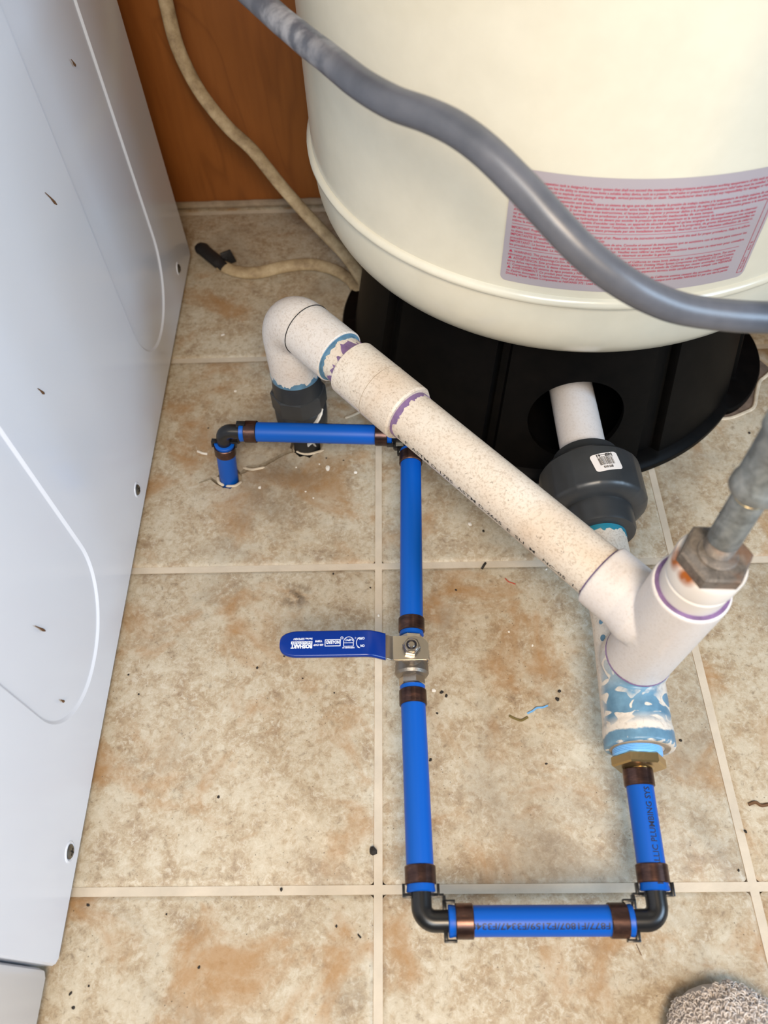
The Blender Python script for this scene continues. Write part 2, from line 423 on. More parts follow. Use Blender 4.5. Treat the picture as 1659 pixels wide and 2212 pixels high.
def text_bm(s, size=1.0, width=None, bold=0.0, spacing=1.0, align='LEFT'):
    c = bpy.data.curves.new('t', 'FONT'); c.body = s; c.size = size; c.resolution_u = 2; c.offset = bold; c.space_character = spacing
    o = bpy.data.objects.new('t', c); col.objects.link(o)
    dg = bpy.context.evaluated_depsgraph_get(); me = bpy.data.meshes.new_from_object(o.evaluated_get(dg))
    bm = bmesh.new(); bm.from_mesh(me); bpy.data.meshes.remove(me); bpy.data.objects.remove(o); bpy.data.curves.remove(c)
    xs = [v.co.x for v in bm.verts]
    if xs:
        x0, x1 = min(xs), max(xs); k = (width / (x1 - x0)) if width else 1.0
        sh = {'LEFT': x0, 'CENTER': (x0 + x1) / 2, 'RIGHT': x1}[align]
        for v in bm.verts: v.co.x = (v.co.x - sh) * k
    return bm
def cut_v(bm, step):
    ys = [v.co.y for v in bm.verts]
    if not ys: return
    y = min(ys) + step
    while y < max(ys):
        bmesh.ops.bisect_plane(bm, geom=bm.verts[:] + bm.edges[:] + bm.faces[:], plane_co=(0, y, 0), plane_no=(0, 1, 0)); y += step
def cyl_text(s, O, d, n, r, size, width=None, bold=0.0, v0=0.0, spacing=1.0):
    """text running along the axis d of a cylinder; n is the outward normal at the baseline"""
    bm = text_bm(s, size, width, bold, spacing); cut_v(bm, r * 0.12)
    d = V(d).normalized(); n = V(n); n = (n - d * n.dot(d)).normalized(); up = n.cross(d); O = V(O)
    for v in bm.verts:
        a = (v.co.y + v0) / r; v.co = O + d * v.co.x + (n * math.cos(a) + up * math.sin(a)) * r
    return bm
def flat_text(s, O, X, Y, size, width=None, bold=0.0, align='LEFT'):
    bm = text_bm(s, size, width, bold, 1.0, align); O, X, Y = V(O), V(X), V(Y)
    for v in bm.verts: v.co = O + X * v.co.x + Y * v.co.y
    return bm
def merge(a, b):
    me = bpy.data.meshes.new('t'); b.to_mesh(me); b.free(); a.from_mesh(me); bpy.data.meshes.remove(me); return a
B = bmesh.new

# ------------------------------------------------------------------ floor
TX0, TY0, TS, GW = -0.02657, 0.09124, 0.305, 0.0068
YW = 1.0215                                   # back wall
XA, XB, YA = TX0 - 2 * TS, TX0 + 3 * TS, TY0 - 2 * TS
bm = B(); box(bm, ((XA + XB) / 2, (YA + YW) / 2, -0.029), XB - XA, YW - YA, 0.040)
floor = struct('floor', bm, 'subfloor', 'tan stone look tile floor with pale grout lines under the pipes', 'floor', loc=(0, 0, -0.049))
# torn slit round the two floor pipes: a ribbon of varying width
stub = at(495, 1033); riser = at(663, 960)
slit = [(at(430, 1043), .0006), (at(455, 1033), .0012)]
def bulge(c, r, dirv):
    out = []
    for k in range(11):
        a = math.pi * (k / 10); out.append((c + dirv * (-r * math.cos(a)), max(0.0012, r * math.sin(a)) * (1 + 0.10 * math.sin(3.3 * k + r * 900))))
    return out
dv = (riser - stub).normalized()
slit += bulge(stub, 0.0142, dv)
slit += [(at(538, 1011), .0030), (at(560, 1009), .0024), (at(585, 996), .0016), (at(612, 981), .0014), (at(634, 973), .0018)]
slit += bulge(riser, 0.0185, (at(700, 955) - at(630, 968)).normalized())
slit += [(at(712, 955), .0022), (at(727, 947), .0004)]
def slit_outline():
    L, Rr = [], []
    for i, (p, wd) in enumerate(slit):
        a = slit[max(i - 1, 0)][0]; b = slit[min(i + 1, len(slit) - 1)][0]; t = (b - a).normalized(); nn = V((-t.y, t.x, 0))
        wd = wd * (1.5 if wd < .004 else 1.0); L.append(p + nn * wd); Rr.append(p - nn * wd)
    return L + Rr[::-1]
def rounded(x0, x1, y0, y1, r, n=4):
    out = []
    for cx, cy, a0 in ((x1 - r, y1 - r, 0), (x0 + r, y1 - r, 90), (x0 + r, y0 + r, 180), (x1 - r, y0 + r, 270)):
        for k in range(n + 1):
            a = R(a0 + 90 * k / n); out.append(V((cx + r * math.cos(a), cy + r * math.sin(a), 0)))
    return out
def tile_mesh(x0, x1, y0, y1, hole=None):
    bm = B(); levels = []
    for ins, z in ((0, -0.0088), (0, -0.0021), (0.0014, -0.0010), (0.0042, 0.0)):
        levels.append([bm.verts.new((p.x, p.y, z)) for p in rounded(x0 + ins, x1 - ins, y0 + ins, y1 - ins, 0.005)])
    n = len(levels[0])
    for a, b in zip(levels, levels[1:]):
        for i in range(n): bm.faces.new((a[i], a[(i + 1) % n], b[(i + 1) % n], b[i])).material_index = 1
    bm.faces.new(levels[0][::-1])
    if hole is None: bm.faces.new(levels[-1])
    else:
        hv = [bm.verts.new((p.x, p.y, 0)) for p in hole]; hb = [bm.verts.new((p.x, p.y, -0.0087)) for p in hole]
        vv = levels[-1] + hv
        for tri in tessellate_polygon([[v.co.copy() for v in levels[-1]], [v.co.copy() for v in hv]]):
            try: bm.faces.new([vv[i] for i in tri])
            except ValueError: pass
        m = len(hv)
        for i in range(m): bm.faces.new((hv[i], hv[(i + 1) % m], hb[(i + 1) % m], hb[i]))
        bmesh.ops.recalc_face_normals(bm, faces=bm.faces)
    return bm
for i in range(-2, 3):
    for j in range(-2, 4):
        x0, x1 = TX0 + i * TS + GW / 2, TX0 + (i + 1) * TS - GW / 2
        y0, y1 = TY0 + j * TS + GW / 2, TY0 + (j + 1) * TS - GW / 2
        y1 = min(y1, YW)
        if y1 - y0 < 0.006: continue
        if y1 - y0 < 0.02:
            bm = B(); box(bm, ((x0 + x1) / 2, (y0 + y1) / 2, -0.0048), x1 - x0, y1 - y0, 0.0080)
        else: bm = tile_mesh(x0, x1, y0, y1, slit_outline() if (i, j) == (-1, 1) else None)
        to = obj('tile', bm, 'tile', floor, 30, loc=((x0 + x1) / 2, (y0 + y1) / 2, -0.0088)); to.data.materials.append(M['tile_edge'])
for i in range(-1, 3):
    bm = B(); box(bm, (TX0 + i * TS, (YA + YW) / 2, -0.0050), GW + 0.0004, YW - YA, 0.0076); obj('grout_line', bm, 'grout', floor, 0)
for j in range(-1, 4):
    if TY0 + j * TS < YW:
        bm = B(); box(bm, ((XA + XB) / 2, TY0 + j * TS, -0.00505), XB - XA, GW + 0.0004, 0.0076); obj('grout_line', bm, 'grout', floor, 0)
# curled torn edges of the covering beside the slit
for a, b, c_ in (((525, 1010), (545, 1014), (572, 1009)), ((745, 903), (762, 897), (783, 887)), ((640, 975), (665, 981), (700, 972)), ((470, 1030), (473, 1042), (484, 1049)), ((488, 1050), (508, 1049), (522, 1040))):
    bm = B(); tube(bm, spline([at(*a, 0.0012), at(*b, 0.0018), at(*c_, 0.0010)], 6), [0.0006] + [0.0014] * 11 + [0.0004], 6, flat=(1.2, 0.6), up=(0, 0, 1)); obj('torn_edge', bm, 'torn', floor)
# bare patch beside the stand where the covering is cut away
pp = [at(1668, 800, .0006), at(1652, 815, .0006), at(1640, 826, .0006), at(1634, 850, .0006), at(1628, 880, .0006), at(1606, 893, .0006), at(1580, 903, .0006), at(1556, 906, .0006)]
pin = [V((0.1821 + 0.244 * math.sin(R(a)), 0.7421 - 0.244 * math.cos(R(a)), 0.0006)) for a in range(50, 84, 4)]
bm = B(); bm.faces.new([bm.verts.new(p) for p in pp + pin]); bmesh.ops.triangulate(bm, faces=bm.faces); bmesh.ops.recalc_face_normals(bm, faces=bm.faces); obj('bare_patch', bm, 'bare', floor, 0)
bm = B(); tube(bm, spline([p + V((0, 0, .001)) for p in pp], 5), 0.0018, 6, flat=(1.2, 0.6), up=(0, 0, 1)); obj('torn_edge', bm, 'torn', floor)

# ------------------------------------------------------------------ walls
bm = B(); box(bm, (0.06, YW + 0.009, 0.9), 1.5, 0.018, 1.84)
struct('wall_back', bm, 'ply', 'orange brown plywood panel behind the tank and the cable', 'wall', loc=(0.06, YW, 0))
bm = B(); box(bm, (0.478, 0.84, 0.9), 0.018, 0.36, 1.84)
struct('wall_right', bm, 'ply', 'brown wooden side panel beyond the black stand', 'wall', loc=(0.478, 0.84, 0))
bm = B()
pts = [V((x * 0.01, YW - 0.0035, 0.0045 + 0.0010 * noise.noise(V((x * 0.9, 0, 0))))) for x in range(-66, 47)]
tube(bm, pts, [0.0055 + 0.0012 * noise.noise(V((x * 0.7, 3, 0))) for x in range(-66, 47)], 8, up=(0, 0, 1))
struct('trim_1', bm, 'trimw', 'rough pale caulk strip where the plywood meets the floor', 'trim', 40, loc=(0, YW, 0))

# ------------------------------------------------------------------ laundry appliance
F0 = V((-0.2763, 0.0390, 0)); S = (V((-0.2900, 0.8970, 0)) - F0).normalized(); NX = V((S.y, -S.x, 0)); ZU = V((0, 0, 1))
app = thing('laundry_appliance', 'white enamelled laundry appliance with two tall recesses pressed into its side', 'appliance', (F0.x - 0.3, 0.46, 0))
def pan(s, z, n=0.0): return F0 + S * s + NX * n + ZU * z
SL, Z0, Z1 = 0.858, 0.0105, 0.93
def stadium(s0, s1, z0, z1, ins=0.0, n=18):
    s0, s1, z0, z1 = s0 + ins, s1 - ins, z0 + ins, z1 - ins; r = (s1 - s0) / 2 * 0.98; out = []
    for cs, cz, a0 in ((s1 - r, z1 - r, 0), (s0 + r, z1 - r, 90), (s0 + r, z0 + r, 180), (s1 - r, z0 + r, 270)):
        for k in range(n + 1):
            a = R(a0 + 90 * k / n); out.append((cs + r * math.cos(a), cz + r * math.sin(a)))
    return out
rec = [(0.5785, 0.7385, 0.0515, 0.86), (0.1545, 0.3105, 0.0530, 0.86)]
bm = B()
rr = 0.004
outer = [(rr, Z0), (SL - rr, Z0), (SL, Z0 + rr), (SL, Z1), (0.0, Z1), (0.0, Z0 + rr)]
ov = [bm.verts.new(pan(s, z)) for s, z in outer]
holes = []; polys = [[V((s, z, 0)) for s, z in outer]]; vv = list(ov)
for q in rec:
    o0 = stadium(*q); hv = [bm.verts.new(pan(s, z)) for s, z in o0]; holes.append(hv); vv += hv; polys.append([V((s, z, 0)) for s, z in o0])
for tri in tessellate_polygon(polys): bm.faces.new([vv[i] for i in tri])
for q, hv in zip(rec, holes):
    prev = hv
    for ins, dep in ((0.0006, -0.0003), (0.0024, -0.0017), (0.0030, -0.0019)):
        cur = [bm.verts.new(pan(s, z, dep)) for s, z in stadium(*q, ins)]
        for i in range(len(cur)): bm.faces.new((prev[i], prev[(i + 1) % len(cur)], cur[(i + 1) % len(cur)], cur[i]))
        prev = cur
    bm.faces.new(prev)
# rolled edges at bottom, rear and front
inner1 = [bm.verts.new(pan(s + (0.002 if s > SL / 2 else -0.0012), z - (0.0016 if z < 0.5 else 0), -0.0028)) for s, z in outer]
inner2 = [bm.verts.new(pan(s + (0.002 if s > SL / 2 else -0.0012), z - (0.0016 if z < 0.5 else 0), -0.022)) for s, z in outer]
for i in range(6):
    bm.faces.new((ov[i], ov[(i + 1) % 6], inner1[(i + 1) % 6], inner1[i])); bm.faces.new((inner1[i], inner1[(i + 1) % 6], inner2[(i + 1) % 6], inner2[i]))
bmesh.ops.recalc_face_normals(bm, faces=bm.faces)
obj('side_panel', bm, 'white', app, 12)
bm = B(); box(bm, pan(SL / 2, 0.48, -0.33), SL - 0.006, 0.61, 0.90, S, -NX, ZU, 0.006); obj('cabinet', bm, 'white', app)
bm = B(); box(bm, pan(SL / 2, 0.016, -0.33), SL - 0.03, 0.63, 0.030, S, -NX, ZU); obj('gap_shade', bm, 'dark', app, 0)  # dark box standing in for the shadow in the gap under the cabinet
bm = B(); box(bm, pan(SL / 2 - 0.03, 0.942, -0.33), SL + 0.06, 0.67, 0.024, S, -NX, ZU, 0.008); obj('top', bm, 'white', app)
bm = B(); box(bm, pan(-0.0455, 0.467, -0.335), 0.086, 0.660, 0.915, S, -NX, ZU, 0.007); obj('front_panel', bm, 'whited', app)
for (sx, sy) in ((385, 580), (296, 1058), (150, 1840)):
    d_ = ray(sx, sy); t_ = (F0 - CAMP).dot(NX) / d_.dot(NX); P = CAMP + d_ * t_
    bm = B(); lathe(bm, P, NX, [(0.0088, -0.0006), (0.0085, 0.0004), (0.0072, 0.0009), (0.0062, 0.0002), (0.0062, -0.0006)], 32); dm = obj('dimple', bm, 'white', app)
    bm = B(); lathe(bm, P, NX, [(0.0058, 0.0), (0.0058, 0.0011), (0.0048, 0.0019), (0.0020, 0.0024)], 28); sc = obj('screw', bm, 'screw', app)
    bm = B(); box(bm, P + NX * 0.0023, 0.0060, 0.0011, 0.0006, S, ZU, NX); box(bm, P + NX * 0.0023, 0.0011, 0.0060, 0.0006, S, ZU, NX); obj('cross_slot', bm, 'dark', sc, 0)
for pa, pb, mt in (((152, 128), (162, 143), 'brown'), ((96, 416), (121, 442), 'brown'), ((80, 839), (94, 851), 'brown'), ((74, 1352), (96, 1363), 'brown'), ((130, 1512), (137, 1516), 'brown')):
    def hit(q):
        d_ = ray(*q); return CAMP + d_ * ((F0 - CAMP).dot(NX) / d_.dot(NX)) + NX * 0.0006
    a, b = hit(pa), hit(pb); bm = B(); tube(bm, [a, a.lerp(b, .5) + ZU * 0.0008, a.lerp(b, .8), b], [0.0003, 0.0006, 0.0012, 0.0005], 6); obj('stuck_bit', bm, mt, app)

# ------------------------------------------------------------------ pressure tank
TC = V((0.1821, 0.7421, 0)); TR = 0.2655; ZB = 0.272
tank = thing('pressure_tank', 'large cream pressure tank on a black plastic stand against the plywood', 'tank', TC)
prof = []
for k in range(31):
    t_ = 1 - k / 30; prof.append((max(0.02, TR * (1 - (0.998 * t_) ** 3.3) ** (1 / 3.3)), 0.268 - 0.107 * t_))
prof += [(TR, 0.30), (TR, 0.6), (TR, 0.95), (TR, 1.20)]
for k in range(1, 10):
    a = R(k * 9.9); prof.append((max(0.01, TR * math.cos(a)), 1.20 + 0.14 * math.sin(a)))
bm = B(); lathe(bm, TC, (0, 0, 1), prof, 160); obj('shell', bm, 'tank', tank, 40)
bm = B(); prev = None
def wob(a, h): return 1 + 0.0006 * noise.noise(V((math.cos(a) * 40, math.sin(a) * 40, h * 60)))
ringbody(bm, TC, (0, 0, 1), TR - 0.004, TR + 0.0046, ZB - 0.0052, ZB + 0.0052, 220, 0.0036, wob); obj('weld_bead', bm, 'tank', tank, 60)
# stand: skirt with recessed channels and a round access hole
grooves = [(-96, 3.0), (-59, 2.4), (-22, 1.0), (22, 2.4), (60, 2.5), (96, 3)]
def groove(a):
    g = 0.0
    for c, hw in grooves:
        dd = abs((a - c + 180) % 360 - 180); g = max(g, min(1, max(0, (hw + 0.8 - dd) / 0.8)))
    return g
bm = B(); seg = 720; rings = []
def ang(k): return math.radians(k * 360 / seg)
for r, z, g in ((0.231, 0.0, 0), (0.247, 0.0, 0), (0.2485, 0.0016, 0), (0.2485, 0.0085, 0), (0.2470, 0.0105, 0), (0.2415, 0.0135, 0), (0.2385, 0.0150, 1), (0.2130, 0.165, 1), (0.2100, 0.190, 1), (0.2040, 0.190, 1), (0.2315, 0.013, 1)):
    ring = []
    for k in range(seg):
        dg_ = k * 360 / seg; q = r - 0.010 * g * groove(dg_)
        if z < .0108 and r > .24:
            for lc in (69, -100, 180): q += .0175 * max(0, 1 - (abs((dg_ - lc + 180) % 360 - 180) / 17) ** 2) ** .7 * (1 if lc == 69 else .45)
        ring.append(bm.verts.new((TC.x + q * math.sin(ang(k)), TC.y - q * math.cos(ang(k)), z)))
    rings.append(ring)
nr = len(rings)
for i in range(nr):
    for k in range(seg): bm.faces.new((rings[i][k], rings[i][(k + 1) % seg], rings[(i + 1) % nr][(k + 1) % seg], rings[(i + 1) % nr][k]))
bmesh.ops.recalc_face_normals(bm, faces=bm.faces)
cut = B(); lathe(cut, (0.180, 0.42, 0.084), (0, 1, 0), [(0.049, 0), (0.049, 0.16)], 48); bmesh.ops.recalc_face_normals(cut, faces=cut.faces)
cme = bpy.data.meshes.new('cut'); cut.to_mesh(cme); cut.free(); co = bpy.data.objects.new('cut', cme); col.objects.link(co)
me = evaluated(bm, [('BOOLEAN', dict(object=co, operation='DIFFERENCE', solver='EXACT'))]); bpy.data.objects.remove(co); bpy.data.meshes.remove(cme)
stand = obj('stand', me, 'stand', tank, 35); stand['label'] = 'black plastic stand with a round access hole'
bm = B(); lathe(bm, TC + V((0, 0, .0012)), (0, 0, 1), [(.2300, 0), (.2300, .0022)], 96); obj('hole_shade_disc', bm, 'stand', tank, 30)  # black disc added to keep the inside of the access hole dark
# label
LT0, LT1, LZ0, LZ1 = R(-22.3), R(19.8), 0.2845, 0.3815
def on_tank(u, v, off=0.0):
    """u metres from the label's left edge, v metres above its lower edge"""
    a = LT0 + u / TR; return V((TC.x + (TR + off) * math.sin(a), TC.y - (TR + off) * math.cos(a), LZ0 + v))
LW = (LT1 - LT0) * TR; LH = LZ1 - LZ0
bm = B(); ol = rounded(0, LW, 0, LH, 0.005, 5)
grid = B(); fv = [grid.verts.new((p.x, p.y, 0)) for p in ol]; grid.faces.new(fv)
for k in range(1, 40): bmesh.ops.bisect_plane(grid, geom=grid.verts[:] + grid.edges[:] + grid.faces[:], plane_co=(LW * k / 40, 0, 0), plane_no=(1, 0, 0))
for v in grid.verts: v.co = on_tank(v.co.x, v.co.y, 0.0003)
bm.free(); lab = obj('label', grid, 'lab', tank, 60); lab['label'] = 'grey label with lines of small red print'
lines = [
 ('n', 'WARNING: This expansion tank is designed for a water system that shall not exceed the maximum working pressure and maximum working temperature of this tank as stated', 1),
 ('n', 'on the label. If the system has the ability to exceed these limits a suitable safety device, such as a pressure relief valve or pressure and temperature relief valve must be installed. Failure', 1),
 ('n', 'to do so may cause this tank to explode and cause property damage, serious personal injury, or death. The manufacturer does not accept any responsibility for damages or injuries', 1),
 ('n', 'from the installation or operation of this tank.', .30),
 ('n', 'ADVERTENCIA: El tanque de expansión está diseñado para un sistema de agua que no debe exceder la presión de trabajo máxima y la temperatura de trabajo máxima de este', 1),
 ('n', 'tanque como se indica. Si el sistema de agua tiene la capacidad de exceder estos límites, se debe instalar un dispositivo de seguridad adecuado, como una válvula de alivio', 1),
 ('n', 'de presión o presión y temperatura. Si no se siguen estas instrucciones, el tanque puede explotar y provocar daños a la propiedad, lesiones personales graves o la muerte', 1),
 ('n', 'no hay responsabilidad por daños o lesiones que se produzcan por la instalación y operación inadecuadas de este tanque.', .78),
 ('n', 'AVERTISSEMENT : conçu pour un système hydraulique ne devant pas excéder la pression de travail maximum et la température de travail maximum du réservoir', .97),
 ('n', "tel qu'indiqué. Si le système hydraulique est capable d'excéder ces limites, un appareil de sécurité adapté, tel qu'une soupape de décompression ou une soupape", .97),
 ('n', "de sécurité. Le non-respect de ces instructions pourrait causer l'explosion du réservoir ou des dommages à la propriété, de graves blessures personnelles ou", .97),
 ('n', "même la mort, ne peut de dommage ou de blessure étant provoqués par une installation incorrecte du réservoir, ou d'une mauvaise utilisation de celui-ci.", .97),
 ('r', '', 1),
 ('n', 'IMPORTANT: Proper performance depends on correct pre-charge of air. Please refer to the instruction manual provided with this tank for proper procedures. Failure to adhere', .97),
 ('n', 'to these instructions could affect the life and void the warranty.', .38),
 ('n', 'IMPORTANTE: El rendimiento depende de la correcta carga previa de aire. Consulte el manual de instrucciones que se suministra con el tanque para conocer los', .97),
 ('n', 'procedimientos adecuados. El incumplimiento puede comprometer la vida útil de este tanque y anular la garantía.', .68),
 ('n', "IMPORTANT: La bonne performance du réservoir de pré-charge d'air. Veuillez vous référer au manuel d'instructions fourni avec ce réservoir pour connaître", .97),
 ('n', 'les procédures adéquates. Le non-respect des consignes longévité de ce réservoir et annuler la garantie.', .66),
 ('r', '', 1),
 ('w', 'WARNING: This product can expose you to chemicals known to the State of California to cause birth defects or other reproductive harm. For more', .95),
 ('n', 'information go to www.P65warnings.Ca.Gov. All well and expansion tanks are certified to NSF/ANSI 61: Drinking Water System Components and NSF/ANSI 372: Lead Content.', .95),
 ('w', 'ADVERTENCIA: Este producto puede exponerlo a productos químicos, que se conocen en el estado de California por causar anomalías congénitas y', .95),
 ('n', 'otros daños reproductivos. Si desea obtener más información, visite tanques para pozo y de expansión térmica están certificados para cumplir con NSF/ANSI', .95),
 ('n', '61: Componentes del sistema de agua potable y NSF/ANSI 372: Contenido.', .46),
 ('w', "AVERTISSEMENT: Ce produit peut vous exposer à des produits chimiques reconnus par l'État de Californie comme causant des anomalies congénitales", .95),
 ('n', "ou d'autres dommages à la reproduction. Pour plus d'information, visitez www. Les réservoirs d'expansion thermique sont certifiés NSF/ANSI 61 par une tierce partie", .95),
 ('n', 'Drinking Water System Components et NSF/ANSI 372 : Lead Content.', .43)]
step = (LH - 0.013) / len(lines); tb = B(); y = LH - 0.0075 - step * 0.6; TW = LW - 0.0125
for kind, s, fr in lines:
    if kind == 'r':
        g = B(); vs_ = [g.verts.new(p) for p in ((0.0045, y + step * .30, 0), (0.0045 + TW * .96, y + step * .30, 0), (0.0045 + TW * .96, y + step * .42, 0), (0.0045, y + step * .42, 0))]; g.faces.new(vs_)
        for k in range(1, 30): bmesh.ops.bisect_plane(g, geom=g.verts[:] + g.edges[:] + g.faces[:], plane_co=(LW * k / 30, 0, 0), plane_no=(1, 0, 0))
    else:
        x0 = 0.0045 + (0.0042 if kind == 'w' else 0)
        g = text_bm(s, step * 0.98, TW * fr - (0.0042 if kind == 'w' else 0), step * 0.012)
        for v in g.verts: v.co.x += x0; v.co.y += y
        if kind == 'w': g.faces.new([g.verts.new(p) for p in ((0.0047, y, 0), (0.0077, y, 0), (0.0062, y + step * .85, 0))])
    for v in g.verts: v.co = on_tank(v.co.x, v.co.y, 0.00055)
    merge(tb, g); y -= step
obj('printed_text', tb, 'red', lab, 0)
tb = B()
for (a0, b0, a1, b1) in ((LW - .0072, .005, LW - .0068, LH * .72), (LW - .0027, .005, LW - .0023, LH * .72), (LW - .0072, .0046, LW - .0023, .005), (LW - .0072, LH * .72, LW - .0023, LH * .72 + .0004)):
    tb.faces.new([tb.verts.new(on_tank(u, v, .0005)) for u, v in ((a0, b0), (a1, b0), (a1, b1), (a0, b1))])
for s, v0 in (('9016-847', .008), ('Rev. B', .026)):
    g = text_bm(s, .0030)
    for v in g.verts: v.co = on_tank(LW - .0038 - v.co.y, v0 + v.co.x, .00055)
    merge(tb, g)
obj('part_number_box', tb, 'red', lab, 0)

# ------------------------------------------------------------------ tan cable on the floor
cab = thing('power_cable', 'old tan cable hanging down the plywood and looping onto the floor', 'cable', at(700, 575))
cp = [at_y(318, -190, 1.0), at_y(345, -60, 0.985), at_y(362, 20, 0.97), at_y(385, 105, 0.955), at_y(430, 195, 0.94), at_y(490, 272, 0.92), at_y(546, 325, 0.905), at_y(605, 398, 0.89), at_y(655, 455, 0.875), at_y(705, 508, 0.86), at_y(745, 550, 0.845),
      at_y(772, 588, 0.822), at(786, 614, 0.016), at(780, 630, 0.010), at(768, 620, 0.0075), at(752, 601, 0.0065), at(715, 580, 0.0065), at(665, 571, 0.0065), at(610, 577, 0.0065), at(555, 589, 0.0065), at(510, 586, 0.0065), at(475, 572, 0.007)]
cs = spline(cp, 8)
bm = B(); tube(bm, cs, 0.0064, 14, flat=(1.35, 0.72), up=(0.35, -0.5, 0.8)); obj('sheath', bm, 'cable', cab, 50)
bm = B(); tube(bm, spline([at(484, 577, .009), at(468, 563, .010), at(448, 547, .010), at(430, 531, .010)], 5), [0.0062] * 3 + [0.0078] * 10 + [0.0085, .0075, .006], 12, flat=(1.25, 0.8), up=(0, 0, 1)); obj('taped_end', bm, 'tape', cab, 40)
bm = B(); box(bm, at(493, 556, .011), .016, .003, .019, (1, .6, 0), (-.6, 1, .2), (-.3, .1, 1), .001); box(bm, at(484, 562, .008), .011, .003, .010, (1, -.3, 0), (.3, 1, .1), (.2, .1, 1), .001); obj('tape_flap', bm, 'tape', cab)

# ------------------------------------------------------------------ grey hose in front of the tank
hp = [(430, -130, .615), (500, -50, .59), (562, 5, .568), (640, 72, .53), (710, 128, .50), (780, 182, .472), (850, 222, .452), (925, 250, .44), (990, 282, .434), (1060, 335, .43), (1130, 405, .43), (1200, 482, .432), (1270, 552, .436), (1350, 614, .442), (1430, 652, .45), (1510, 674, .457), (1600, 684, .463), (1700, 684, .47), (1820, 668, .48)]
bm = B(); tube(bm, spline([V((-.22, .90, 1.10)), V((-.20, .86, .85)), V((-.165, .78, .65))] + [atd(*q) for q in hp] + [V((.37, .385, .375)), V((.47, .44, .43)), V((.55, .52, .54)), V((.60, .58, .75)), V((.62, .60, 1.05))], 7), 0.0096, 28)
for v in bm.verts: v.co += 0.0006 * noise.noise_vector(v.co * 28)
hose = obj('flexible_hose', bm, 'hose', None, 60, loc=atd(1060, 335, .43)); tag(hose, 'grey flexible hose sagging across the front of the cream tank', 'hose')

# ------------------------------------------------------------------ PEX pieces
PR = 0.0103
def crimp(parent, c, d, a0=0.6):
    """copper crimp ring with the pinch marks of the tool"""
    def rf(a, h):
        m = 1.0
        for k in (a0, a0 + math.pi):
            dd = abs((a - k + math.pi) % (2 * math.pi) - math.pi); m += 0.022 * max(0, 1 - dd / 0.10)
        return m
    bm = B(); ringbody(bm, c, d, PR - 0.0004, 0.01165, -0.0064, 0.0064, 72, 0.0006, rf)
    r = obj('crimp_ring', bm, 'copper', parent, 40); return r
def pex(label, pts, rings, end_flare=(True, True)):
    a, b = V(pts[0]), V(pts[-1]); t = thing('water_pipe', label, 'pipe', ((a.x + b.x) / 2, (a.y + b.y) / 2, min(a.z, b.z) - PR), 'blue plastic water pipes')
    P = [V(p) for p in pts]
    if len(P) == 2: P = [P[0].lerp(P[1], k / 12) for k in range(13)]
    L = (P[-1] - P[0]).length; rad = []
    for p in P: rad.append(PR)
    # close points at both ends carry a slight flare past the crimp
    d0 = (P[1] - P[0]).normalized(); d1 = (P[-1] - P[-2]).normalized()
    if end_flare[0]: P = [P[0], P[0] + d0 * .0006, P[0] + d0 * .004] + P[1:]; rad = [PR * .98, PR * 1.05, PR] + rad[1:]
    if end_flare[1]: P = P[:-1] + [P[-1] - d1 * .004, P[-1] - d1 * .0006, P[-1]]; rad = rad[:-1] + [PR, PR * 1.05, PR * .98]
    bm = B(); tube(bm, P, rad, 40); obj('tube', bm, 'pex', t, 40)
    for c, d, a0 in rings: crimp(t, c, d, a0)
    return t
ER = 0.0076
def elbow(label, C, d1, d2, arm=0.0188):
    """moulded 90 degree elbow with pipe-stop tabs"""
    C, d1, d2 = V(C), V(d1).normalized(), V(d2).normalized(); t = thing('elbow_fitting', label, 'fitting', C - V((0, 0, ER)), 'black elbow fittings')
    rb = 0.0095; path = [C + d1 * (arm + .012), C + d1 * arm, C + d1 * (arm * .75)]
    ctr = C + d1 * rb + d2 * rb
    for k in range(9):
        a = R(90 * k / 8); path.append(ctr - d2 * rb * math.cos(a) - d1 * rb * math.sin(a))
    path += [C + d2 * (arm * .75), C + d2 * arm, C + d2 * (arm + .012)]
    up = d1.cross(d2)
    bm = B(); tube(bm, path, ER, 28, up=up); obj('body', bm, 'fit', t, 40)
    for da, db in ((d1, d2), (d2, d1)):
        for sgn in (1, -1):
            side = db * sgn; hb = C + da * (arm - .0022)
            bm = B(); box(bm, hb + side * .0098, .0076, .0050, .0030, side, up, da, .0004)
            ln = .0092; box(bm, hb + side * .0127 + da * (ln / 2 - .0014), .0021, .0050, ln, side, up, da, .0003); obj('stop_tab', bm, 'fit', t, 30)
    bm = B(); cc = C + (d1 + d2) * (arm - .0022)
    box(bm, cc - d1 * .0040, .0050, .0080, .0024, up, d1, d2, .0003); box(bm, cc - d2 * .0040, .0050, .0080, .0024, up, d2, d1, .0003); obj('stop_tab', bm, 'fit', t, 30)
    return t
ZL = 0.071
E1 = at(912, 1990, ZL); E2 = at(1424, 1988, ZL)           # front elbows
E3 = at(481, 931, 0.081); E4 = at(887, 941, 0.083)         # rear elbows
VC = at(889, 1427, 0.0715); VA = at(889, 1374, .0722); VB = at(891, 1482, 0.0715)
BR = at(1377, 1664, 0.0765)
u12 = (E2 - E1).normalized(); u34 = (E4 - E3).normalized()
r1 = at(905, 1880, ZL) - E1; r1.z = 0; up1 = (VB - E1).normalized()
elbow('black plastic elbow at the front left corner of the blue pipe loop', E1, up1, u12)
ur = (BR - E2).normalized()
elbow('black plastic elbow at the front right corner of the blue pipe loop', E2, ur, -u12)
dn = (stub - E3).normalized()
elbow('black plastic elbow on top of the blue pipe rising from the floor', E3, dn, u34)
ub = (VA - E4).normalized()
elbow('black plastic elbow mostly hidden under the white coupling', E4, -u34, ub)
A = 0.0188
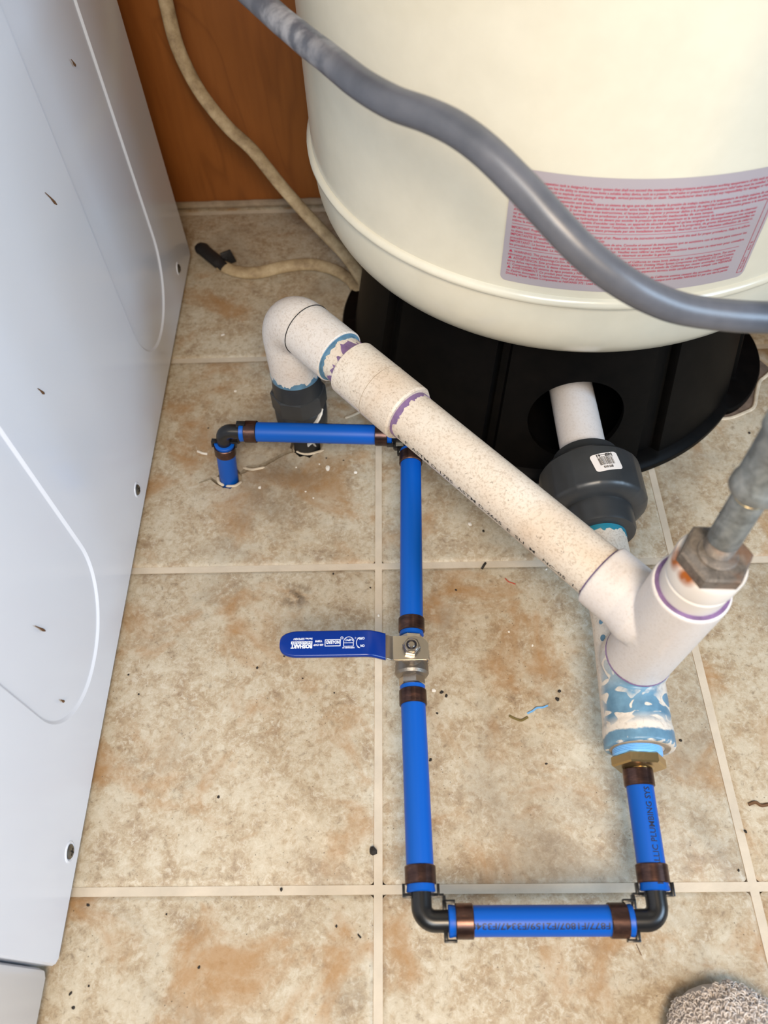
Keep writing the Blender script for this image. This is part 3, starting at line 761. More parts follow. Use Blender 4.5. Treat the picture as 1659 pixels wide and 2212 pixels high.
p1 = pex('blue pipe between the ball valve and the front left elbow', [VB - (VB - E1).normalized() * 0.0, E1 + up1 * A], [(VB - up1 * .0105, up1, -1.4), (E1 + up1 * (A + .0115), up1, -1.2)])
p2 = pex('blue pipe running crosswise at the front between two black elbows', [E1 + u12 * A, E2 - u12 * A], [(E1 + u12 * (A + .0115), u12, -.1), (E2 - u12 * (A + .0105), u12, -.2)])
p3 = pex('short blue pipe from the brass adapter to the front right elbow', [BR, E2 + ur * A], [(BR - ur * .0060, ur, -1.2), (E2 + ur * (A + .0115), ur, -1.1)], (False, True))
p4 = pex('long blue pipe from under the white coupling to the ball valve', [E4 + ub * A, VA], [(E4 + ub * (A + .010), ub, -1.3), (VA - ub * .0100, ub, -1.7)])
p5 = pex('horizontal blue pipe at the back passing in front of the grey collar', [E3 + u34 * A, E4 - u34 * A], [(E3 + u34 * (A + .0115), u34, -.1), (E4 - u34 * (A + .011), u34, -.1)])
p6 = pex('short blue pipe standing up out of the floor hole', [E3 + dn * A, stub + dn * .008], [(E3 + dn * (A + .0105), dn, 1.1)], (True, False))
bm = cyl_text('F877/F1807/F2159/F3347/F3348', E2 - u12 * (A + .0185), -u12, V((0, -.42, .9)), PR + .00012, .0062, (E2 - E1).length - 2 * A - .034, .00010, v0=-.0020); obj('printed_lettering', bm, 'ink', p2, 0)
bm = cyl_text('METALLIC PLUMBING SYS', E2 + ur * (A + .004), ur, V((.34, 0, 1)), PR + .00012, .0066, (BR - E2).length - A - .018, .00010, v0=-.001); obj('printed_lettering', bm, 'ink', p3, 0)
bm = cyl_text('Viega PureFlow', E3.lerp(E4, .49), u34, V((0, .72, .7)), PR + .00012, .0058, .058, .00016, v0=-.0015); obj('printed_lettering', bm, 'ink', p5, 0)

# ------------------------------------------------------------------ ball valve
vd = (VA - VB).normalized(); vx = vd.cross(V((0, 0, 1))).normalized(); vz = vx.cross(vd)
val = thing('ball_valve', 'nickel ball valve with a blue lever handle in the left pipe', 'valve', VC - V((0, 0, .0155)))
HL = (VA - VB).length / 2
bm = B(); lathe(bm, VC, vd, [(.0088, -HL * .98), (.0088, -HL * .70), (.0130, -HL * .62), (.0146, -HL * .52), (.0143, -HL * .22), (.0136, -HL * .20), (.0136, -HL * .10), (.0143, -HL * .08), (.0143, HL * .22), (.0128, HL * .44), (.0100, HL * .6), (.0090, HL * .7), (.0088, HL * .98)], 48); body = obj('body', bm, 'nickelr', val, 30)
for s_ in (-1, 1):
    bm = B(); hexprism(bm, VC, vd * s_, .0112, HL * .55, HL * .97, .0008, R(12)); obj('hex_end', bm, 'nickel', val, 20)
    bm = B(); lathe(bm, VC, vd * s_, [(.0074, HL * .9), (.0074, HL + .012)], 28); obj('barb', bm, 'nickelr', val)
bm = B(); lathe(bm, VC, vz, [(.0102, .006), (.0098, .0150), (.0080, .0185), (.0078, .0245)], 36); obj('bonnet', bm, 'nickelr', val)
lev = V((-1, 0, 0)); lev = (lev - vz * lev.dot(vz)).normalized(); lw = vz.cross(lev).normalized()      # lw points to the camera side
if lw.y > 0: lw = -lw
HZ = .0270
handle = thing('handle', '', '', (0, 0, 0)); del handle['label']; del handle['category']
handle.parent = val; handle.location = (0, 0, 0); handle['label'] = 'blue vinyl covered lever with white print'
# lever sheet: profile along lev with heights
def sheet(bm, stations, th):
    rings = []
    for u, h, w0, w1, tt in stations:
        c = VC + lev * u + vz * (HZ + h); rings.append([bm.verts.new(c + lw * w0 + vz * (tt / 2)), bm.verts.new(c + lw * w1 + vz * (tt / 2)), bm.verts.new(c + lw * w1 - vz * (tt / 2)), bm.verts.new(c + lw * w0 - vz * (tt / 2))])
    for a, b in zip(rings, rings[1:]):
        for k in range(4): bm.faces.new((a[k], a[(k + 1) % 4], b[(k + 1) % 4], b[k]))
    bm.faces.new(rings[0][::-1]); bm.faces.new(rings[-1]); bmesh.ops.recalc_face_normals(bm, faces=bm.faces)
    return bm
bm = B(); sheet(bm, [(-.0142, 0, -.0035, .0103, .0024), (-.0125, 0, -.0070, .0108, .0024), (-.0090, 0, -.0098, .0108, .0024), (-.004, 0, -.0108, .0108, .0024), (.0140, 0, -.0108, .0108, .0024), (.0165, .0006, -.0107, .0107, .0024), (.0215, .0040, -.0106, .0106, .0024), (.0300, .0095, -.0104, .0104, .0024)], .0024)
bmesh.ops.bevel(bm, geom=list(bm.edges), offset=.0004, segments=2, affect='EDGES'); obj('lever_plate', bm, 'nickel', handle, 30)
bm = B(); box(bm, VC + lev * -.0136 + lw * .0062 + vz * (HZ - .0045), .0022, .0090, .0100, lev, lw, vz, .0004); obj('stop_lug', bm, 'nickel', val, 30)
GU0, GU1 = .0215, .1085
st = [(GU0, .0040, .0117), (.0255, .0068, .0117), (.0300, .0096, .0116), (.0335, .0112, .0116), (.037, .0118, .0116)]
st += [(.037 + k * .0056, .0118, .0116) for k in range(1, 10)]
for k in range(1, 11):
    a = R(9 * k); st.append((.0925 + (GU1 - .0925) * math.sin(a), .0118, .0116 * max(.05, (math.cos(a)) ** .62)))
bm = B(); rings = []
for u, h, hw in st:
    c = VC + lev * u + vz * (HZ + h); ring = []
    for (sx, sy) in ((-1, .1), (-.985, .55), (-.93, .9), (-.84, 1), (0, 1.0), (.84, 1), (.93, .9), (.985, .55), (1, .1), (.985, -.6), (.9, -1), (0, -1), (-.9, -1), (-.985, -.6)):
        ring.append(bm.verts.new(c + lw * sx * hw + vz * sy * .0024))
    rings.append(ring)
for a, b in zip(rings, rings[1:]):
    for k in range(14): bm.faces.new((a[k], a[(k + 1) % 14], b[(k + 1) % 14], b[k]))
bm.faces.new(rings[0][::-1]); bm.faces.new(rings[-1]); bmesh.ops.recalc_face_normals(bm, faces=bm.faces); obj('grip', bm, 'grip', handle, 50)
# white print, read from the far side
TXd, TYd = lev, lw                                   # text runs toward the free end, its top toward the camera
def hpt(u, v): return VC + lev * u + lw * v + vz * (HZ + .0118 + .00252)
pr = B()
def ht(s, u, v, size, width=None, bold=0.0, align='LEFT'): merge(pr, flat_text(s, hpt(u, v), TXd, TYd, size, width, bold, align))
def hq(u0, v0, u1, v1): pr.faces.new([pr.verts.new(hpt(*q)) for q in ((u0, v0), (u1, v0), (u1, v1), (u0, v1))])
ht('ON', .0385, -.0046 + .0066, .0030, .0033, .00008); ht('OFF', .0385, -.0046, .0030, .0044, .00008)
def harc(cu, cv, r, a0, a1, wd, n=14):
    for k in range(n):
        a, b = R(a0 + (a1 - a0) * k / n), R(a0 + (a1 - a0) * (k + 1) / n)
        pr.faces.new([pr.verts.new(hpt(cu + rr_ * math.cos(q), cv + rr_ * math.sin(q))) for rr_, q in ((r, a), (r + wd, a), (r + wd, b), (r, b))])
harc(.0395, .0002, .0055, -42, 42, .0004)
for sg in (1, -1):
    u, v = .0395 + .0057 * math.cos(R(42)), .0002 + sg * .0057 * math.sin(R(42))
    pr.faces.new([pr.verts.new(hpt(*q)) for q in ((u - .0016, v + sg * .0009), (u - .0001, v - sg * .0007), (u + .0006, v + sg * .0003))])
# certification shield
harc(.0515, -.0008, .0040, 180, 360, .0004, 20)
hq(.0475, -.0008, .0479, .0032); hq(.0555, -.0008, .0559, .0032); hq(.0475, .0030, .0559, .0034); hq(.0475, .0000, .0559, .0004)
ht('UPC', .0484, -.0032, .0026, .0062, .00006); ht('NSF/ANSI 61', .0468, .0040, .0016, .0096, .00004)
harc(.0572, -.0042, .0009, 0, 360, .0003, 16); ht('R', .0569, -.0048, .0012); ht('C', .0455, -.0046, .0018)
# framed mark
for q in ((.0582, -.0030, .0712, -.0025), (.0582, .0025, .0712, .0030), (.0582, -.0030, .0587, .0030), (.0707, -.0030, .0712, .0030)): hq(*q)
ht('NO-LEAD', .0592, -.0019, .0040, .0110, .00012)
ht('600 CWP', .0724, .0008, .0024, .0080, .00005); ht('V2898', .0734, -.0024, .0024, .0058, .00005)
ht('BOSHART', .0815, .0012, .0046, .0176, .00022); hq(.0815, -.0017, .0990, .0007)
ht('Series SSPEXBV', .0815, -.0046, .0024, .0160, .00005)
obj('printed_lettering', pr, 'whiteink', handle, 0)
pr = B()
merge(pr, flat_text('INDUSTRIES', hpt(.0820, -.0013) + vz * .0001, TXd, TYd, .0024, .0164, .00005)); obj('printed_lettering', pr, 'grip', handle, 0)
bm = B(); hexprism(bm, VC, vz, .0076, HZ + .0012, HZ + .0058, .0005, R(20)); nut = obj('lock_nut', bm, 'nickel', val, 20)
bm = B(); ringbody(bm, VC, vz, .0044, .0061, HZ + .0056, HZ + .0082, 36, .0005); obj('nut_collar', bm, 'nickel', nut, 40)
bm = B(); lathe(bm, VC, vz, [(.0045, HZ + .0056), (.0045, HZ + .0074)], 28); obj('nylon_insert', bm, 'blackring', nut)
bm = B(); lathe(bm, VC, vz, [(.0030, HZ + .005), (.0030, HZ + .0086), (.0024, HZ + .0092)], 24); obj('stem', bm, 'nickel', val)

# ------------------------------------------------------------------ grey floor riser and PVC run
HUB, PIP = 0.0267, 0.0226
EB = V((-0.1112, 0.578, 0.184))                      # centre of the white elbow
TT = V((0.1905, 0.2465, 0.168))                       # centre of the upper tee
ax = (TT - EB).normalized(); rv = (EB - (riser + V((0, 0, .0)))).normalized()
ris = thing('riser_adapter', 'dark grey threaded collar on the black pipe rising from the floor', 'fitting', riser)
bm = B(); lathe(bm, riser, rv, [(.0150, -.008), (.0152, .030), (.0150, .04)], 36); obj('pipe_stub', bm, 'blackpipe', ris)
bm = B(); lathe(bm, riser, rv, [(.0165, .030), (.0250, .032), (.0276, .037), (.0286, .048), (.0286, .062), (.0266, .066), (.0240, .068), (.0240, .072)], 48); obj('collar', bm, 'greypvc', ris, 30)
bm = B(); hexprism(bm, riser, rv, .0300, .064, .086, .001, R(10), 8); obj('hex_flats', bm, 'greypvc', ris, 20)
bm = B(); lathe(bm, riser, rv, [(.0270, .086), (.0262, .096), (.0255, .107)], 48); obj('socket', bm, 'greypvc', ris, 30)
bm = B(); tube(bm, spline([riser + rv * .052 + V((-.014, -.026, .0)), riser + rv * .051 + V((.004, -.0295, 0)), riser + rv * .060 + V((.018, -.024, .0)), riser + rv * .070 + V((.026, -.014, 0))], 6), [.0010] + [.0026] * 16 + [.0016, .001], 8, flat=(1.2, .6)); tube(bm, spline([riser + rv * .050 + V((-.022, -.020, 0)), riser + rv * .054 + V((-.017, -.0245, 0)), riser + rv * .049 + V((-.011, -.028, 0))], 5), .0022, 7); obj('sealant_smear', bm, 'smear', ris)
bm = B(); tube(bm, spline([riser + V((.004, -.0155, .018)), riser + V((.009, -.0145, .022)), riser + V((.011, -.0125, .014))], 4), .0022, 6, flat=(1.4, .5)); obj('sealant_smear', bm, 'smear', ris)

def hub_arm(bm, O, d, r, h0, h1, seg=56): lathe(bm, O, d, [(r, h0), (r, h1 - .001), (r - .001, h1)], seg)
# white elbow
he = (EB - riser).length
eb = thing('pvc_elbow', 'white plastic elbow turning the riser into the slanting pipe', 'fitting', riser + rv * .1)
bm = B(); rb = 0.030; start = riser + rv * .106
th = math.acos(max(-1, min(1, rv.dot(ax)))); tl = rb * math.tan(th / 2)
pth = [start, start + (EB - start) * .3]; a0p = EB - rv * tl; bi = (ax - rv).normalized(); cen = EB + bi * (rb / math.cos(th / 2))
n1 = (a0p - cen).normalized(); n2 = (EB + ax * tl - cen).normalized()
for k in range(15):
    q = n1.slerp(n2, k / 14); pth.append(cen + q.normalized() * rb)
hub_e = EB + ax * .082
pth += [EB + ax * (tl + .006), EB + ax * .060, hub_e - ax * .001, hub_e]
rad = [HUB * .955, HUB * .975] + [HUB * (0.985 + .03 * math.sin(math.pi * k / 14)) for k in range(15)] + [HUB] * 3 + [HUB - .0012]
tube(bm, pth, rad, 56); obj('body', bm, 'pvc_elbow', eb, 40)
bm = B(); ringbody(bm, EB + ax * .034, ax, HUB - .002, HUB + .00035, -.0004, .0004, 64, .0002); obj('mould_line', bm, 'inkb', eb)
def band(parent, O, d, r, h0, h1, mat, amp=.003, seed=0, seg=90, th=.0004, name='primer_band'):
    """thin painted band with a ragged far edge"""
    O = V(O); d, x, y = frame(d); bm = B(); a_, b_, c_ = [], [], []
    for k in range(seg):
        a = 2 * math.pi * k / seg; e = (x * math.cos(a) + y * math.sin(a)); n_ = noise.noise(V((math.cos(a) * 4 + seed, math.sin(a) * 4, seed * 1.7))) + .5 * noise.noise(V((math.cos(a) * 11, math.sin(a) * 11 + seed, 0)))
        hh = h1 + (1 if h1 > h0 else -1) * amp * max(-.8, n_ * 1.6)
        a_.append(bm.verts.new(O + d * h0 + e * (r + th))); b_.append(bm.verts.new(O + d * hh + e * (r + th))); c_.append(bm.verts.new(O + d * (hh + .0002) + e * (r - .0008)))
    for k in range(seg):
        j = (k + 1) % seg; bm.faces.new((a_[k], a_[j], b_[j], b_[k])); bm.faces.new((b_[k], b_[j], c_[j], c_[k]))
    bmesh.ops.recalc_face_normals(bm, faces=bm.faces)
    return obj(name, bm, mat, parent, 50)
band(eb, start, rv, HUB * .957, 0.0, .0045, 'blueprimer', .004, 3)
bm = B(); ringbody(bm, hub_e, ax, PIP - .001, HUB - .0014, -.003, .0004, 56, .0004); obj('primer_band', bm, 'blueprimer', eb)
# short pipe, coupling, long pipe
n0 = EB + ax * .050; cA = EB + ax * .1000; cB = EB + ax * .1755
sp = thing('pvc_pipe', 'short stub of white pipe between the elbow and the coupling', 'pipe', n0 - V((0, 0, PIP)), 'white plastic pipes')
bm = B(); lathe(bm, n0, ax, [(PIP, 0), (PIP, .065)], 56); obj('tube', bm, 'pvc', sp)
band(sp, hub_e, ax, PIP, 0, .003, 'blueprimer', .002, 5); band(sp, cA, ax, PIP, 0, -.0045, 'purple', .008, 9)
cpl = thing('pvc_coupling', 'white plastic coupling sleeve beside the black stand', 'fitting', cA - V((0, 0, HUB)))
bm = B(); lathe(bm, cA, ax, [(PIP, 0), (HUB - .001, 0), (HUB + .0005, .0015), (HUB + .0005, .0735), (HUB - .0008, .0755), (PIP, .0755)], 64); obj('sleeve', bm, 'pvc', cpl, 30)
bm = B(); ringbody(bm, cA + ax * .040, ax, HUB - .002, HUB + .0007, -.0002, .0002, 64, .0001); obj('mould_line', bm, 'trimw', cpl)
lp = thing('pvc_pipe', 'long dirty white pipe slanting from the coupling to the upper tee', 'pipe', cB - V((0, 0, PIP)), 'white plastic pipes')
L2 = (TT - cB).length - .030
bm = B(); lathe(bm, cB - ax * .02, ax, [(PIP, 0), (PIP, L2 + .02)], 56); obj('tube', bm, 'pvc', lp)
band(lp, cB, ax, PIP, 0, .0055, 'purple', .004, 2)
side = ax.cross(V((0, 0, 1))).normalized()
if side.y > 0: side = -side
bm = cyl_text('E  F  ASTM D-1785  ASTM D-2665  E  SLI  M   NC-05  1-1/2', cB + ax * .010, ax, side * .95 + V((0, 0, -.20)), PIP + .00012, .0062, L2 - .030, .00004, v0=.0006); obj('printed_lettering', bm, 'inkb', lp, 0)

# ------------------------------------------------------------------ tees
TB = V((0.1880, 0.2490, 0.0790)); TTOP = V((0.1945, 0.2415, 0.2800)); tv = (TTOP - TB).normalized()
def along(z): return TB + tv * ((z - TB.z) / tv.z)
TT2 = along(0.1675); yv = (at(1374, 1640, .0790) - at(1312, 1140, .0790)); yv.z = 0; yv = yv.normalized()    # run direction, toward the camera
bx_ = (cB - TT2).normalized()
vox = [('REMESH', dict(mode='VOXEL', voxel_size=.00115)), ('SMOOTH', dict(factor=.5, iterations=4))]
ut = thing('pvc_tee', 'clean white upper tee joining the slanting pipe to the upright bushing', 'fitting', along(.105))
bm = B(); za, zb = .1085, .2340
hub_arm(bm, along(za), tv, HUB + .0003, 0, (along(zb) - along(za)).length); hub_arm(bm, TT2, bx_, HUB + .0003, 0, .058)
lathe(bm, TT2 - bx_ * .012 + bx_ * .0, bx_, [(.0285, .020), (.0300, .030), (.0275, .042)], 56); bmesh.ops.recalc_face_normals(bm, faces=bm.faces)
obj('body', evaluated(bm, vox), 'pvc_clean', ut, 50)
bm = B(); ringbody(bm, along(zb), tv, PIP - .0012, HUB - .0014, -.004, .0004, 64, .0006); obj('primer_band', bm, 'purple', ut)
bm = B(); ringbody(bm, TT2 + bx_ * .058, bx_, PIP - .0004, PIP + .0016, -.003, .0010, 64, .0003); obj('primer_band', bm, 'purple', ut)
bm = B(); ringbody(bm, along(za), tv, HUB - .004, HUB + .0006, -.0008, .0006, 64, .0003); obj('primer_band', bm, 'purple', ut)
# moulded lettering round the hub
def hoop_text(s, O, d, r, a_mid, size, off, nrm0):
    bm = text_bm(s, size, None, .00006, 1.0, 'CENTER'); d = V(d).normalized(); n0_ = (V(nrm0) - d * V(nrm0).dot(d)).normalized(); e = n0_.cross(d)
    ret = []
    for v in bm.verts:
        a = a_mid - v.co.x / r; v.co = O + d * (off + v.co.y) + (n0_ * math.cos(a) + e * math.sin(a)) * (r + .0005)
    return bm
tb = B()
for s, o in (('1-1/2 SCH 40', .050), ('D 2466 NSF', .046), ('MADE IN USA', .042)): merge(tb, hoop_text(s, TT2, bx_, HUB + .0003, .25, .0030, o, (0, 0, 1)))
obj('moulded_lettering', tb, 'pvc_clean', ut, 0)
bu = thing('pvc_bushing', 'white plastic bushing with rust stain on its rim above the upper tee', 'fitting', along(.236))
zc = .2690; hb_ = (along(zc) - along(.2320)).length
bm = B(); lathe(bm, along(.2320), tv, [(.0224, 0), (.0224, hb_ * .42), (.0215, hb_ * .45), (.0215, hb_ * .50), (.0230, hb_ * .55), (.0233, hb_ * .95), (.0224, hb_), (.0160, hb_), (.0160, hb_ - .004)], 64); obj('body', bm, 'rim', bu, 30)
hx = thing('hex_bushing', 'rusty grey iron hex bushing in the white rim', 'fitting', along(.264))
bm = B(); hexprism(bm, along(.2675), tv, .0226, 0, .0120, .0014, R(28)); obj('hex', bm, 'rust', hx, 20)
bm = B(); lathe(bm, along(.2675), tv, [(.0128, .011), (.0126, .0130), (.0112, .0138)], 40); obj('boss', bm, 'rust', hx)
gn = thing('steel_nipple', 'grey galvanised threaded nipple screwed into the hex bushing', 'pipe', along(.275))
zt = .277; gdir = (at(1622, 1072, .330) - at(1549, 1190, .280)).normalized(); G0 = at(1551, 1186, .2795)
tp = [(.0096, -.006)]
for k in range(5): tp += [(.0099, .0008 + k * .0016), (.0092, .0016 + k * .0016)]
tp += [(.0100, .0095), (.0100, .042)]
bm = B(); lathe(bm, G0, gdir, tp[:11] + [(.0094, .0092)], 40); obj('thread', bm, 'rust', gn, 30)
bm = B(); lathe(bm, G0, gdir, [(.0096, .0088), (.0100, .0095), (.0100, .052)], 40); obj('tube', bm, 'galv', gn)
bm = B(); lathe(bm, G0, gdir, [(.00985, .0485)] + [q for k in range(4) for q in ((.0102, .0490 + k * .0014), (.0097, .0497 + k * .0014))] + [(.0098, .056)], 40); obj('thread', bm, 'brass', gn, 30)
gc = thing('steel_coupling', 'grey galvanised coupling at the right edge above the nipple', 'fitting', G0 + gdir * .054)
bm = B(); lathe(bm, G0, gdir, [(.0105, .0535), (.0142, .0535), (.0150, .0550), (.0150, .0600), (.0140, .0625), (.0136, .0640), (.0136, .098), (.0150, .1000), (.0150, .106), (.0140, .1075), (.0105, .1075)], 44); obj('sleeve', bm, 'galv', gc, 40)
gp = thing('steel_pipe', 'galvanised pipe rising out of the frame at the right', 'pipe', G0 + gdir * .1)
bm = B(); lathe(bm, G0, gdir, [(.0100, .100), (.0100, .40)], 36); obj('tube', bm, 'galv', gp)

lt = thing('pvc_tee', 'lower white tee splashed with blue primer next to the brass adapter', 'fitting', TB - V((0, 0, HUB)))
fr = at(1376, 1619, .0790); f_len = (fr - TB).dot(yv); LT0_ = TB - yv * .0620
bm = B(); hub_arm(bm, LT0_, yv, HUB + .0002, 0, .0620 + f_len); hub_arm(bm, TB, tv, HUB - .0004, 0, .0305)
lathe(bm, TB, tv, [(.0290, .016), (.0283, .0225), (.0266, .0300)], 56)
lathe(bm, TB, yv, [(HUB + .0002, f_len - .018), (HUB + .0010, f_len - .016), (HUB + .0010, f_len - .001), (HUB, f_len)], 56)
bmesh.ops.recalc_face_normals(bm, faces=bm.faces); obj('body', evaluated(bm, vox), 'tee_primed', lt, 50)
bm = B(); ringbody(bm, TB, yv, .0188, .0236, f_len - .002, f_len + .0005, 64, .0006, lambda a, h: 1 + .02 * noise.noise(V((math.cos(a) * 9, math.sin(a) * 9, h * 200)))); obj('sealant_ring', bm, 'trimw', lt)
for k, (px, py, rr2) in enumerate(((1287, 1339, .0024), (1291, 1374, .0030))):
    P = at(px, py, .0960); nn = (P - TB); nn = (nn - yv * nn.dot(yv)).normalized(); P = TB + yv * (P - TB).dot(yv) + nn * (HUB + .0003)
    bm = B(); lathe(bm, P, nn, [(rr2, -.0004), (rr2 * .9, .0003), (rr2 * .3, .0005)], 20); obj('primer_drip', bm, 'blueprimer', lt)
# brass adapter
br = thing('brass_adapter', 'brass hex adapter between the primed tee and the short blue pipe', 'fitting', fr - V((0, 0, .02)))
bdir = yv
bm = B(); pf = [(.0178, -.006)]
for k in range(5): pf += [(.0192, .0001 + k * .0012), (.0186, .0008 + k * .0012)]
pf += [(.0180, .0066)]
lathe(bm, fr, bdir, pf, 56); obj('thread_tape', bm, 'ptfe', br, 40)
bm = B(); hexprism(bm, fr, bdir, .0212, .0063, .0145, .0012, R(0)); obj('hex', bm, 'brass', br, 20)
bm = B(); lathe(bm, fr, bdir, [(.0125, .0140), (.0104, .0150), (.0080, .0152), (.0080, .0190)], 40); obj('barb', bm, 'brass', br)

# ------------------------------------------------------------------ union and pipe to the tank
UA = V((0.1838, 0.0, 0.0800)); ydir = V((-0.004, 1, 0)).normalized()
def ua(y): return V((0.1855 - 0.0135 * (y - .31), y, .0795))
un = thing('union_fitting', 'dark grey plastic union with a barcode sticker in front of the stand', 'fitting', ua(.43) - V((0, 0, .049)))
ud = (ua(.5) - ua(.4)).normalized(); UR = .0485
def urib(a, h): return 1 + .006 * (1 if math.sin(a * 14) > .75 else 0)
bm = B(); lathe(bm, ua(.4), ud, [(.0340, .0010), (.0400, .0020), (.0455, .0050), (UR - .0006, .0075), (UR, .0095), (UR, .0475), (.0465, .0505), (.036, .0515), (.033, .0515)], 140, True, urib); obj('union_nut', bm, 'greypvc', un, 30)
bm = B(); lathe(bm, ua(.4), ud, [(.0290, -.022), (.0318, -.021), (.0330, -.018), (.0335, .006)], 72, True, lambda a, h: 1 + .004 * (1 if math.sin(a * 16) > .7 else 0)); obj('tail_piece', bm, 'greypvc', un, 30)
bm = B(); lathe(bm, ua(.4), ud, [(.0345, .050), (.0330, .056), (.0320, .070), (.0295, .0712), (.0226, .0712)], 72); obj('rear_collar', bm, 'greypvc', un, 30)
# sticker wrapped on the nut
rot_s = R(13); su0 = .4 + .0290; a_c = R(5.0)
def stk(u, v, off):
    """u toward the text's right, v toward its top; the print is upside down for the viewer"""
    uu = u * math.cos(rot_s) - v * math.sin(rot_s); vv_ = u * math.sin(rot_s) + v * math.cos(rot_s)
    a = a_c - uu / UR; yy = su0 - vv_; c = ua(yy); e = V((math.sin(a), 0, math.cos(a))); return c + e * (UR * 1.004 + off)
g = B(); g.faces.new([g.verts.new(p) for p in rounded(-.0132, .0132, -.0098, .0098, .003, 4)])
for k in range(1, 12): bmesh.ops.bisect_plane(g, geom=g.verts[:] + g.edges[:] + g.faces[:], plane_co=(-.0132 + .0264 * k / 12, 0, 0), plane_no=(1, 0, 0))
for v in g.verts: v.co = stk(v.co.x, v.co.y, .0003)
bmesh.ops.recalc_face_normals(g, faces=g.faces); st_ = obj('sticker', g, 'sticker', un, 60); st_['label'] = 'white sticker with a barcode'
g = B(); x = -.0072; rnd = random.Random(3)
while x < .0072:
    wd = rnd.choice((.00018, .00018, .00036, .0005)); g.faces.new([g.verts.new(stk(*q, .0005)) for q in ((x, -.0046), (x + wd, -.0046), (x + wd, .0034), (x, .0034))]); x += wd + rnd.choice((.0002, .0003, .0005))
obj('barcode', g, 'inkb', st_, 0)
g = B()
for s, u, v_, sz, wd, bo in (('897-010', -.0042, .0046, .0034, .0092, .00012), ('NSF—61', -.0080, -.0088, .0036, .0150, .00018), ('0 12345 67897 4', -.0080, -.0060, .0016, .0150, .00004)):
    t_ = text_bm(s, sz, wd, bo)
    for v in t_.verts: v.co = stk(v.co.x + u, v.co.y + v_, .0005)
    merge(g, t_)
obj('printed_lettering', g, 'inkb', st_, 0)
mp = thing('pvc_pipe', 'white pipe between the union and the lower tee', 'pipe', ua(.33) - V((0, 0, PIP)), 'white plastic pipes')
bm = B(); lathe(bm, ua(.4), ud, [(PIP, -.125), (PIP, -.015)], 56); obj('tube', bm, 'pvc', mp)
band(mp, ua(.379), ud, PIP, 0, -.006, 'teal', .003, 6)
ip = thing('pvc_pipe', 'clean white pipe entering the round hole in the black stand', 'pipe', ua(.53) - V((0, 0, PIP)), 'white plastic pipes')
bm = B(); q0 = ua(.462); tube(bm, [q0, ua(.5), ua(.56), ua(.64)] + [ua(.64) + ud * .05 * math.sin(R(15 * k)) + V((0, 0, .05 * (1 - math.cos(R(15 * k))))) for k in range(1, 7)] + [ua(.69) + V((0, 0, .09))], PIP, 48); obj('tube', bm, 'pvc_clean', ip)

# ------------------------------------------------------------------ slipper
sl = thing('slipper', 'grey fleece slipper toe with curly pile at the lower right corner', 'slipper', at(1570, 2290))
C0 = at(1588, 2266, .030); ydn = V((.30, -1, 0)).normalized(); xs_ = V((1, .30, 0)).normalized()
def slp(u, a):
    """u 0 at the toe tip to 1 at the heel, a round the section"""
    t = u * .25; w_ = .044 * min(1, math.sqrt(max(0, 1 - (1 - min(t / .05, 1)) ** 2))) * (1 - .12 * u); h = .060 * min(1, math.sqrt(max(0, 1 - (1 - min(t / .07, 1)) ** 2))) * (1 + .2 * u)
    c = C0 + ydn * (t - .040); c.z = 0
    return c + xs_ * w_ * math.cos(a) + V((0, 0, .002 + h * (0.38 + .62 * math.sin(a) if math.sin(a) > 0 else .38 + .38 * math.sin(a))))
bm = B(); rings = []
us = [0.002, .008, .02, .04, .07, .1, .14, .18, .22, .28, .35, .5, .7, .9, 1.0]
for u in us: rings.append([bm.verts.new(slp(u, 2 * math.pi * k / 40)) for k in range(40)])
for a, b in zip(rings, rings[1:]):
    for k in range(40): bm.faces.new((a[k], a[(k + 1) % 40], b[(k + 1) % 40], b[k]))
bm.faces.new(rings[0][::-1]); bm.faces.new(rings[-1]); bmesh.ops.recalc_face_normals(bm, faces=bm.faces); obj('upper', bm, 'fleece', sl, 60)
bm = B(); rnd = random.Random(11)
for k in range(3600):
    u = .02 + .46 * rnd.random() ** 1.2; a = rnd.uniform(-.1, math.pi + .1); p = slp(u, a); q = (slp(u, a + .02) - slp(u, a - .02)); r_ = slp(u + .004, a) - slp(u - .004, a); n_ = r_.cross(q).normalized()
    if n_.z < 0 and math.sin(a) > .1: n_ = -n_
    if n_.dot(p - (C0 + ydn * .06)) < 0: n_ = -n_
    e = (q.normalized() * math.cos(rnd.uniform(0, 6.3)) + r_.normalized() * math.sin(rnd.uniform(0, 6.3))).normalized(); rr_ = rnd.uniform(.0010, .0022); f_ = n_.cross(e).normalized() * rnd.uniform(.2, .9)
    loop = [p + n_ * (rr_ * (1 - math.cos(t)) * rnd.uniform(.9, 1.1)) + e * rr_ * math.sin(t) + f_ * rr_ * t * .25 for t in (0, .9, 1.8, 2.7, 3.6, 4.5, 5.4)]
    tube(bm, loop, .00034, 3, cap=False)
pile = obj('pile', bm, 'yarn', sl, 0); pile['kind'] = 'stuff'

